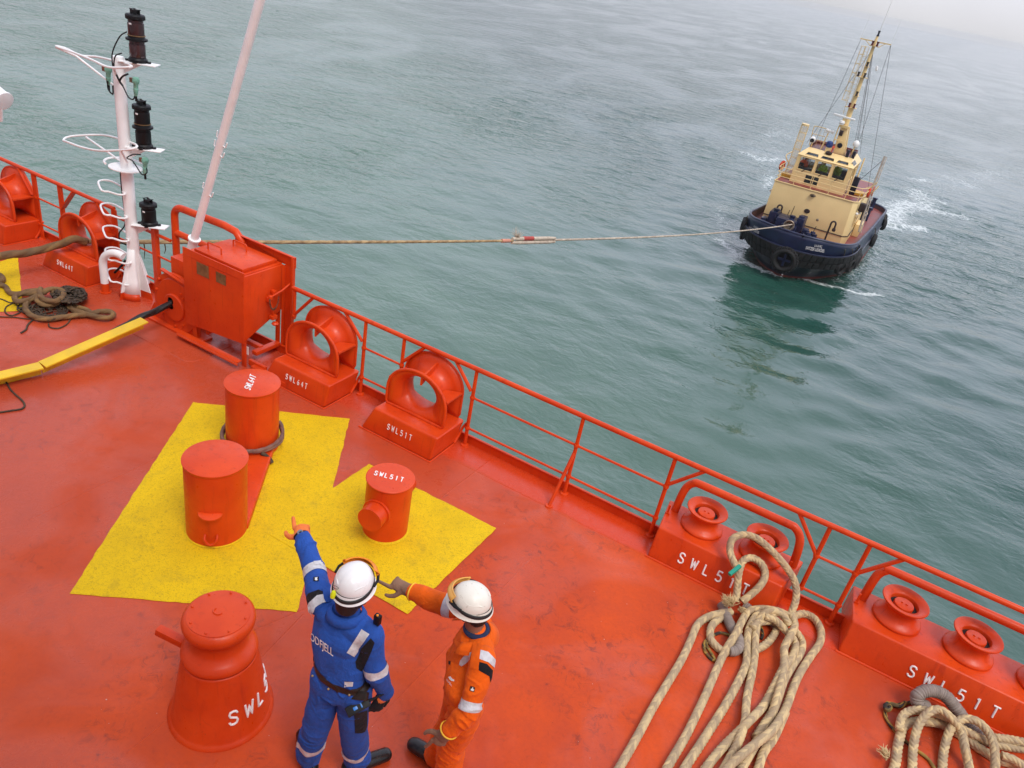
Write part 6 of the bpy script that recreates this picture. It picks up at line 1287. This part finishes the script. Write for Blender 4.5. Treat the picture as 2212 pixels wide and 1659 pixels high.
for a, b in ((-1.75, -.85), (-.70, .25), (.42, 1.25)):
    mb = MB(); n_ = Vector((0, -.36, .93)); P = [on_slope(a, .16), on_slope(b, .16), on_slope(b-.08, .46), on_slope(a+.08, .46)]; mb.prism([p+n_*.004 for p in P], n_*.012); f_ = mb.build('roof_window', MGLS, roof); mb = MB(); mb.tube([p+n_*.015 for p in P], .022, 8, closed=True); mb.build('frame', MCREAM, f_)
for a, b in ((5.6, 6.0), (6.1, 6.5), (6.6, 7.0)): 
    n_ = Vector((.74, 0, .67)); P = [TL(X1+.06-.44*v, y, 7.55+.47*v) for y, v in ((a, .2), (b, .2), (b, .65), (a, .65))]; mb = MB(); mb.prism([p+n_*.004 for p in P], n_*.012); mb.build('roof_window', MGLS, roof)
mb = MB(); mb.add([TL(x, y, 8.03) for x, y in ((X0+.45, Y0+1.22), (X1-.45, Y0+1.22), (X1-.45, Y1-.4), (X0+.45, Y1-.4))], [(0, 1, 2, 3)]); mb.build('roof_deck', MMON, roof)
mb = MB()
P = [(X0+.40, Y0+1.17), (X1-.40, Y0+1.17), (X1-.40, Y1-.35), (X0+.40, Y1-.35)]; mb.add([TL(x, y, 8.0) for x, y in P]+[TL(x, y, 8.26) for x, y in P], [(1, 2, 6, 5), (2, 3, 7, 6), (3, 0, 4, 7)]); o = mb.build('roof_coaming', MMON, roof); o.modifiers.new('s', 'SOLIDIFY').thickness = .04
mb = MB(); mb.lathe([(0, .05), (.16, .04), (.20, -.05), (.20, -.18)], TL(-.35, Y0+.72, 7.98), (0, -1, -.2), n=16, squash=(1.2, .6)); mb.build('floodlight', MDKB, roof)
# people behind the panes
def crew(x, y, cl, lbl):
    F = Fig(); p = TL(x, y, 5.68); V3 = Vector
    F.limb([p+V3((0, 0, .80)), p+V3((0, 0, 1.05)), p+V3((0, -.02, 1.30))], [.15, .15, .15], 'cloth', (1, 0, 0), 1.3, 0)
    for s in (-1, 1): F.limb([p+V3((s*.20, 0, 1.32)), p+V3((s*.28, -.08, 1.05)), p+V3((s*.16, -.30, .98))], [.07, .06, .05], 'cloth'); F.limb([p+V3((s*.10, 0, .80)), p+V3((s*.11, -.05, .45)), p+V3((s*.11, 0, .08))], [.11, .08, .07], 'cloth'); F.cap(p+V3((s*.16, -.30, .98)), p+V3((s*.13, -.38, .98)), .045, .035, 'skin'); F.cap(p+V3((s*.11, 0, .06)), p+V3((s*.11, -.16, .05)), .05, .045, 'boot')
    F.cap(p+V3((0, 0, 1.40)), p+V3((0, 0, 1.50)), .06, .06, 'skin'); head(F, p+V3((0, -.01, 1.62)), V3((0, -1, 0)), V3((0, 0, 1)))
    me = F.fuse(.02, [('cloth', cl), ('skin', MSKIN), ('boot', MBOOT), ('hair', MHAIR)], 2, 0); t = thing('person', lbl, 'person', p, 'tug crew in the wheelhouse'); link('body', me, t, None); F.part('jacket', 'cloth', .004, t, cl); F.part('hair', 'hair', .004, t, MHAIR)
MHV = simple('yellow_green_jacket', (.45, .75, .02), .7); MHO = simple('hi_vis_orange_jacket', (.85, .13, .03), .7)
crew(-1.75, 5.95+.3, MHO, 'crew member in orange jacket behind the left wheelhouse window of the tug'); crew(-.35, 6.25, MHV, 'crew member in yellow-green jacket behind the middle wheelhouse window of the tug'); crew(.55, 7.2, MHV, 'crew member in yellow-green jacket behind the right wheelhouse window of the tug')
# boat deck rails
rp = [(-2.9, 8.0), (-2.9, 4.15), (2.4, 4.30), (2.72, 4.6), (2.8, 7.5)]
for k, z in enumerate((5.95, 6.25, 6.58)): mb = MB(); mb.tube(spline([TL(-2.92-.05*k, 8, z), TL(-2.92-.05*k, 6.0, z), TL(-2.9-.04*k, 4.3-.05*k, z), TL(-2.7, 4.1-.03*k, z), TL(0, 4.18-.03*k, z), TL(2.3, 4.22-.03*k, z), TL(2.75+.05*k, 4.55, z), TL(3.0+.08*k, 5.2, z+.02*k), TL(3.05+.1*k, 7.6, z)], .1), .024, 8); mb.build('boat_deck_rail', MCREAM, sup)
for x, y in ((-2.9, 7.0), (-2.93, 5.5), (-2.85, 4.2), (-1.7, 4.13), (-.5, 4.16), (.75, 4.18), (1.9, 4.2), (2.72, 4.5), (3.0, 5.6), (3.08, 7.2)): mb = MB(); mb.tube([TL(x, y, 5.6), TL(x*1.02, y-.04, 6.58)], .022, 8); mb.build('rail_post', MCREAM, sup)
for P in ([TL(2.9, 5.3, 6.5), TL(3.25, 5.2, 6.75), TL(3.45, 5.15, 7.1)], [TL(3.0, 6.2, 5.7), TL(3.4, 6.0, 6.3), TL(3.6, 6.0, 6.75)], [TL(-2.95, 6.6, 6.6), TL(-3.2, 6.6, 7.0), TL(-3.05, 7.6, 7.2)]): mb = MB(); mb.tube(spline(P, .05), .04, 8); mb.build('davit_rail', MCREAM, sup)
for x, y, z, ax in ((3.15, 6.2, 6.1, (1, .1, 0)), (3.3, 6.9, 6.15, (1, .1, 0)), (-3.15, 6.0, 6.35, (1, -.3, 0))): mb = MB(); mb.lathe([(.28+.085*math.cos(a), .085*math.sin(a)) for a in np.linspace(0, 2*PI, 13)], TL(x, y, z), ax, n=28); mb.build('lifebuoy', MORB, sup)
for x, y in ((-2.6, 6.2), (2.5, 6.9)): mb = MB(); mb.box(x-.4, x+.3, y-.3, y+.6, 5.63, 5.85, TM); mb.build('yellow_locker', MTY, sup, bev=.03)
mb = MB(); mb.box(2.95, 3.4, 5.0, 5.5, 4.9, 5.5, TM); mb.build('raft_canister', MDKB, sup, bev=.08)
for a, b in ((TL(2.05, 6.4, 5.65), TL(2.0, 6.6, 8.2)), (TL(1.85, 6.0, 5.65), TL(1.78, 5.6, 7.55))): mb = MB(); mb.tube([a, b], .05, 10); mb.build('davit', MCREAM, tug)
mb = MB(); mb.box(1.85, 2.25, 6.3, 6.8, 5.65, 6.9, TM); mb.build('deck_gear', MHB, sup, bev=.05)
# mast
mx_ = -.05
mast = MB(); mast.add([TL(*p) for p in ((-.15, 6.5, 8.0), (.60, 6.5, 8.0), (.60, 7.2, 8.0), (-.15, 7.2, 8.0), (-.28, 6.55, 9.8), (.22, 6.55, 9.8), (.22, 7.0, 9.8), (-.28, 7.0, 9.8))], [(0, 3, 2, 1), (4, 5, 6, 7), (0, 1, 5, 4), (1, 2, 6, 5), (2, 3, 7, 6), (3, 0, 4, 7)]); ms = mast.build('mast', MCREAM, tug, bev=.03)
mb = MB(); mb.box(-.40, .30, 6.35, 6.54, 9.8, 9.95, TM); mb.box(-.36, .26, 6.3, 6.36, 8.9, 8.98, TM); mb.tube([TL(-.35, 6.4, 8.0), TL(-.38, 6.4, 9.8)], .04, 8); mb.tube([TL(.68, 6.6, 8.0), TL(.30, 6.6, 9.9)], .04, 8); mb.build('mast_bracket', MCREAM, ms)
mb = MB(); mb.tube([TL(-.02, 6.8, 9.7), TL(-.08, 6.75, 12.2), TL(-.12, 6.7, 15.4), TL(-.11, 6.7, 15.75)], [.20, .14, .10, .075], 14); mb.build('mast_pole', MCREAM, ms)
mb = MB(); mb.lathe([(0, .06), (.17, .05), (.18, 0)], TL(.12, 6.52, 8.6), (0, -1, 0), n=20); mb.build('horn', MHB, ms); mb = MB(); mb.box(-.20, .05, 6.3, 6.42, 9.25, 9.62, TM); mb.build('mast_floodlight', MDKB, ms, bev=.03)
mb = MB(); mb.lathe([(0, -.12), (.16, -.1), (.2, 0), (.16, .12), (0, .16)], TL(-.25, 6.2, 10.12), n=16); mb.build('radome', MWT, ms)
mb = MB(); mb.bar(TL(-1.0, 6.2, 10.55), TL(.52, 6.2, 10.48), .16, .13); rdm = mb.build('radar_scanner', MWT, ms, bev=.05); mb = MB(); mb.lathe([(.12, 0), (.10, .22)], TL(-.2, 6.3, 10.2), n=14); mb.build('radar_foot', MCREAM, rdm)
for z, x0, x1, col, dxs in ((11.16, -.42, .28, MLRED, (-.22, .10)), (11.95, -.2, .14, MDKB, (-.02,)), (13.16, -.52, .25, MDKB, (-.38, .04)), (13.85, -.22, .10, MDKB, (-.05,)), (15.15, -.40, .30, MLRED, (-.22, .10))):
    mb = MB(); mb.box(x0, x1, 6.4, 6.85, z-.02, z+.02, TM); pf_ = mb.build('lamp_platform', MCREAM, ms)
    for dx in dxs:
        mb = MB(); mb.lathe([(.09, 0), (.09, .04), (.065, .08), (.065, .20), (.09, .24), (.09, .28), (0, .29)], TL(dx, 6.45, z+.02), n=14); mb.build('signal_lamp', col, ms)
mb = MB(); mb.lathe([(.09, 0), (.09, .05), (.06, .12), (.06, .24), (.09, .30), (.08, .34)], TL(-.10, 6.7, 15.75), n=14); mb.build('signal_lamp', MHB, ms)
mb = MB(); mb.bar(TL(-1.10, 6.7, 15.42), TL(.90, 6.7, 15.42), .07, .07); mb.tube([TL(-.75, 6.7, 15.4), TL(-.3, 6.7, 15.1)], .02, 6); mb.tube([TL(.55, 6.7, 15.4), TL(.15, 6.7, 15.1)], .02, 6); mb.build('crossbar', MCREAM, ms)
for a, b, r in ((TL(-1.08, 6.7, 15.45), TL(-1.02, 6.7, 16.9), .012), (TL(.88, 6.7, 15.45), TL(.93, 6.7, 16.9), .012), (TL(-.08, 6.7, 16.05), TL(-.02, 6.7, 19.2), .025)): mb = MB(); mb.tube([a, b], [r, r*.5], 6); mb.build('whip_antenna', MWT, ms)
# ladder with safety cage
ld = MB()
for x in (-.62, -.38): ld.tube([TL(x+.15, 6.9, 10.6), TL(x, 6.9, 15.0)], .016, 6)
for k in range(15): z = 10.8+k*.3; ld.tube([TL(-.6, 6.9, z), TL(-.38, 6.9, z)], .010, 6)
ld.build('mast_ladder', MCREAM, ms)
cg = MB()
for z in (11.5, 12.1, 12.7, 13.3, 13.9, 14.5, 15.0): cg.tube([TL(-.45-.40*math.sin(a)-.05, 6.9+.32*math.cos(a), z) for a in np.linspace(0, PI, 9)], .013, 6)
for a in np.linspace(.3, PI-.3, 4): cg.tube([TL(-.50-.40*math.sin(a), 6.9+.32*math.cos(a), 11.5), TL(-.50-.40*math.sin(a), 6.9+.32*math.cos(a), 15.0)], .011, 6)
cg.build('ladder_cage', MCREAM, ms)
cg = MB()                                              # the short caged ladder at the wheelhouse side
for z in np.linspace(6.4, 9.4, 6): cg.tube([TL(-2.62+.26*math.cos(a), 6.6+.26*math.sin(a), z) for a in np.linspace(0, 2*PI, 13)[:-1]], .016, 6, closed=True)
cg.lathe([(.27, 9.3), (.28, 9.42)], TL(-2.62, 6.6, 0), n=20)
for a in np.linspace(0, 2*PI, 11)[:-1]: cg.tube([TL(-2.62+.26*math.cos(a), 6.6+.26*math.sin(a), 5.7), TL(-2.62+.26*math.cos(a), 6.6+.26*math.sin(a), 9.4)], .014, 6)
cg.build('side_ladder_cage', MCREAM, tug)
fr = MB(); fr.tube(spline([TL(-1.95, 7.0, 8.0), TL(-2.05, 7.0, 9.2), TL(-1.95, 7.0, 9.38), TL(-1.15, 7.0, 9.38), TL(-1.02, 7.0, 9.25), TL(-1.0, 7.0, 8.0)], .05), .028, 8); fr.tube([TL(-1.98, 7.0, 8.5), TL(-1.0, 7.0, 8.5)], .02, 6); fr.tube([TL(-2.0, 7.0, 8.85), TL(-1.0, 7.0, 8.85)], .02, 6)
for x in (-1.75, -1.5, -1.25): fr.tube([TL(x, 7.0, 8.0), TL(x, 7.0, 9.3)], .010, 6)
fr.build('roof_frame', MCREAM, roof)
mb = MB(); mb.lathe([(0, .20), (.14, .20), (.19, .18), (.19, -.12), (.12, -.2), (0, -.22)], TL(-1.78, 6.4, 8.55), (.1, -1, -.25), n=20); sl = mb.build('searchlight', MWT, roof); mb = MB(); mb.lathe([(0, .215), (.15, .21)], TL(-1.78, 6.4, 8.55), (.1, -1, -.25), n=20); mb.build('searchlight_face', MHB, sl); mb = MB(); mb.tube([TL(-1.75, 6.5, 8.0), TL(-1.75, 6.5, 8.4)], .05, 8); mb.build('searchlight_post', MCREAM, sl)
mb = MB(); mb.tube([TL(-1.05, 6.45, 8.0), TL(-.90, 6.45, 9.2)], .035, 8); st_ = mb.build('antenna_post', MCREAM, roof)
for x, z in ((-1.05, 9.38), (-.88, 9.36), (-.66, 9.36)): mb = MB(); mb.lathe([(.03, -.14), (.09, -.05), (.11, .02), (.08, .09), (0, .12)], TL(x, 6.45, z), n=14); mb.build('gps_dome', MWT, st_)
mb = MB(); mb.bar(TL(-1.15, 6.45, 9.22), TL(-.55, 6.45, 9.22), .08, .04); mb.build('antenna_bar', MWT, st_)
mb = MB(); mb.box(-.70, -.38, 6.2, 6.5, 7.9, 8.35, TM); pd_ = mb.build('compass_pedestal', MCREAM, roof, bev=.02); mb = MB(); mb.lathe([(.20, 0), (.24, .15), (.22, .35), (.12, .42), (0, .43)], TL(-.55, 6.35, 8.33), n=14); mb.build('compass_cover', MTARP, pd_)
mb = MB(); mb.tube([TL(-.25, 6.3, 8.0), TL(-.22, 6.2, 8.45)], .04, 8); mb.lathe([(.03, 0), (.09, .12)], TL(-.22, 6.2, 8.42), (.3, -1, .3), n=12); mb.build('red_horn', MORB, roof)
mb = MB(); mb.tube([TL(1.05, 6.5, 8.0), TL(1.1, 6.5, 8.75)], .05, 8); dm = mb.build('dome_post', MCREAM, roof); mb = MB(); mb.lathe([(0, -.22), (.18, -.16), (.23, 0), (.20, .14), (.10, .24), (0, .27)], TL(1.12, 6.5, 8.95), n=20); mb.build('satellite_dome', MWT, dm)
for x, y in ((.85, 6.3), (1.25, 6.4)): mb = MB(); mb.box(x-.1, x+.1, y-.1, y+.1, 8.0, 8.5, TM); mb.build('roof_lamp', MHB, roof, bev=.03)
for a, b in ((TL(-1.05, 6.7, 15.38), TL(-1.6, 6.6, 8.3)), (TL(.88, 6.7, 15.38), TL(1.3, 6.6, 8.2)), (TL(-.1, 6.7, 15.0), TL(-2.1, 6.5, 8.2)), (TL(-.1, 6.7, 14.9), TL(.95, 8.6, 8.1)), (TL(-.05, 6.7, 14.8), TL(1.2, 7.5, 8.1)), (TL(.0, 6.7, 14.6), TL(1.35, 6.9, 8.1)), (TL(-.05, 6.7, 14.9), TL(1.45, 8.6, 8.1)), (TL(.9, 6.7, 15.38), TL(2.9, 8.8, 5.7))):
    mb = MB(); mb.tube([a, b], .012, 6); mb.build('stay_wire', MCAB, ms)
mb = MB(); mb.lathe([(0, 0), (.07, .05), (.07, .30), (0, .34)], TL(.62, 6.7, 13.7), (-.25, 0, 1), n=10); mb.build('hanging_lamp', MWT, ms)
# folded grey pole on the right side
mb = MB(); mb.tube([TL(3.15, 7.6, 8.5), TL(3.25, 6.4, 6.2), TL(3.55, 5.4, 3.5)], .075, 10); pl = mb.build('side_pole', MPOLE, tug); mb = MB(); mb.tube([TL(3.3, 7.4, 8.5), TL(3.42, 6.2, 6.2), TL(3.72, 5.2, 3.5)], .03, 8)
for k in range(12): u_ = k/11; mb.tube([TL(3.15+.4*u_, 7.6-2.2*u_, 8.5-5*u_), TL(3.3+.42*u_, 7.4-2.2*u_, 8.5-5*u_)], .018, 6)
mb.build('pole_rungs', MPOLE, pl); mb = MB(); mb.tube([TL(3.15, 7.5, 8.3), TL(1.9, 8.0, 6.0)], .018, 6); mb.build('pole_stay', MCAB, pl)
# foredeck winch with fairlead ring, bitts, chain gear; after deck gear
wn_ = MB(); wn_.box(-1.9, -.1, 2.3, 3.1, 2.6, 3.75, TM); wn_.box(-2.3, -1.75, 2.0, 3.3, 2.6, 3.9, TM); wn_.box(-.35, .15, 2.0, 3.3, 2.6, 4.0, TM); wn_.box(-1.65, -.25, 1.5, 2.3, 2.6, 3.75, TM); wn_.box(-2.7, -2.3, 2.2, 2.8, 2.6, 3.3, TM); wn_.box(.2, .6, 1.9, 2.5, 2.6, 3.4, TM); wn = wn_.build('towing_winch', MNV, tug, bev=.05)
for x, z in ((-1.95, 3.9), (-.75, 3.75), (-.15, 3.9)): mb = MB(); mb.lathe([(.17, -1.0), (.17, 0), (.2, .02), (.2, .1), (0, .12)], TL(x, 2.4, z+.1), n=16); mb.build('winch_post', MNV, wn)
mb = MB(); mb.lathe([(.17, -.15), (.20, -.05), (.26, .04), (.33, .08), (.37, .06), (.38, 0), (.36, -.15)], TL(-.62, .95, 3.55), (.25, -1, .35), n=32); rg = mb.build('fairlead_ring', MRING, wn); mb = MB(); mb.box(-1.15, -.15, 1.1, 1.7, 2.6, 3.5, TM); mb.build('ring_base', MNV, rg, bev=.04)
for x, y in ((.55, 2.0), (.95, 2.1), (.75, 1.5), (1.15, 1.6), (-2.55, 1.9)): mb = MB(); mb.lathe([(.13, 0), (.12, .5), (.18, .55), (.16, .75), (0, .78)], TL(x, y, 2.6), n=12); mb.lathe([(.2, -.2), (.2, .2)], TL(x, y, 2.95), (1, .2, 0), n=12); mb.build('chain_stopper', MNV, wn)
for x, y, z in ((-1.1, 3.3, 4.4), (.85, 2.4, 3.7), (-1.35, 3.5, 4.0)): mb = MB(); mb.tube([TL(x, y, 2.7), TL(x+.12, y, z)], .025, 6); mb.build('lever', MRING, wn)
for y, r in ((15.5, .55), (17.2, .45)): mb = MB(); mb.lathe([(r, -.5), (r*.6, -.4), (r*.6, .4), (r, .5)], TL(2.6, y, 3.3), (1, 0, 0), n=20); mb.build('deck_drum', MHB, tug)
for x, y in ((3.1, 11.5), (3.3, 13.8), (3.2, 18.3), (2.2, 18.8)): mb = MB(); mb.lathe([(.16, 0), (.15, .95), (.2, 1.0), (.2, 1.1), (0, 1.12)], TL(x, y, 2.6), n=14); mb.build('mooring_bitt', MNV, tug)
mb = MB(); mb.tube(spline([TL(3.0+.3*math.cos(a), 12.6+.4*math.sin(a), 2.75+.1*a) for a in np.linspace(0, 9, 30)], .05), .05, 8); mb.build('rope_coil', MTOW2, tug)
mb = MB(); mb.box(3.05, 3.5, 7.5, 9.2, 2.6, 3.5, TM); mb.build('side_locker', MCREAM, tug, bev=.04)

# ------------------------------------------------------------------ air
mb = MB(); mb.box(-4200, 4200, -4200, 4200, SEA_Z-1, 8.6); hz_ = mb.build('haze', MWT); hz_.data.materials.clear()
m = bpy.data.materials.new('thin_sea_mist'); m.use_nodes = True; tn = m.node_tree; tn.nodes.clear(); pv = tn.nodes.new('ShaderNodeVolumePrincipled'); on = tn.nodes.new('ShaderNodeOutputMaterial'); tn.links.new(pv.outputs[0], on.inputs['Volume'])
pv.inputs['Color'].default_value = (.92, .93, .95, 1); pv.inputs['Density'].default_value = .00018; pv.inputs['Anisotropy'].default_value = .2
hz_.data.materials.append(m); tag(hz_, kind='stuff')
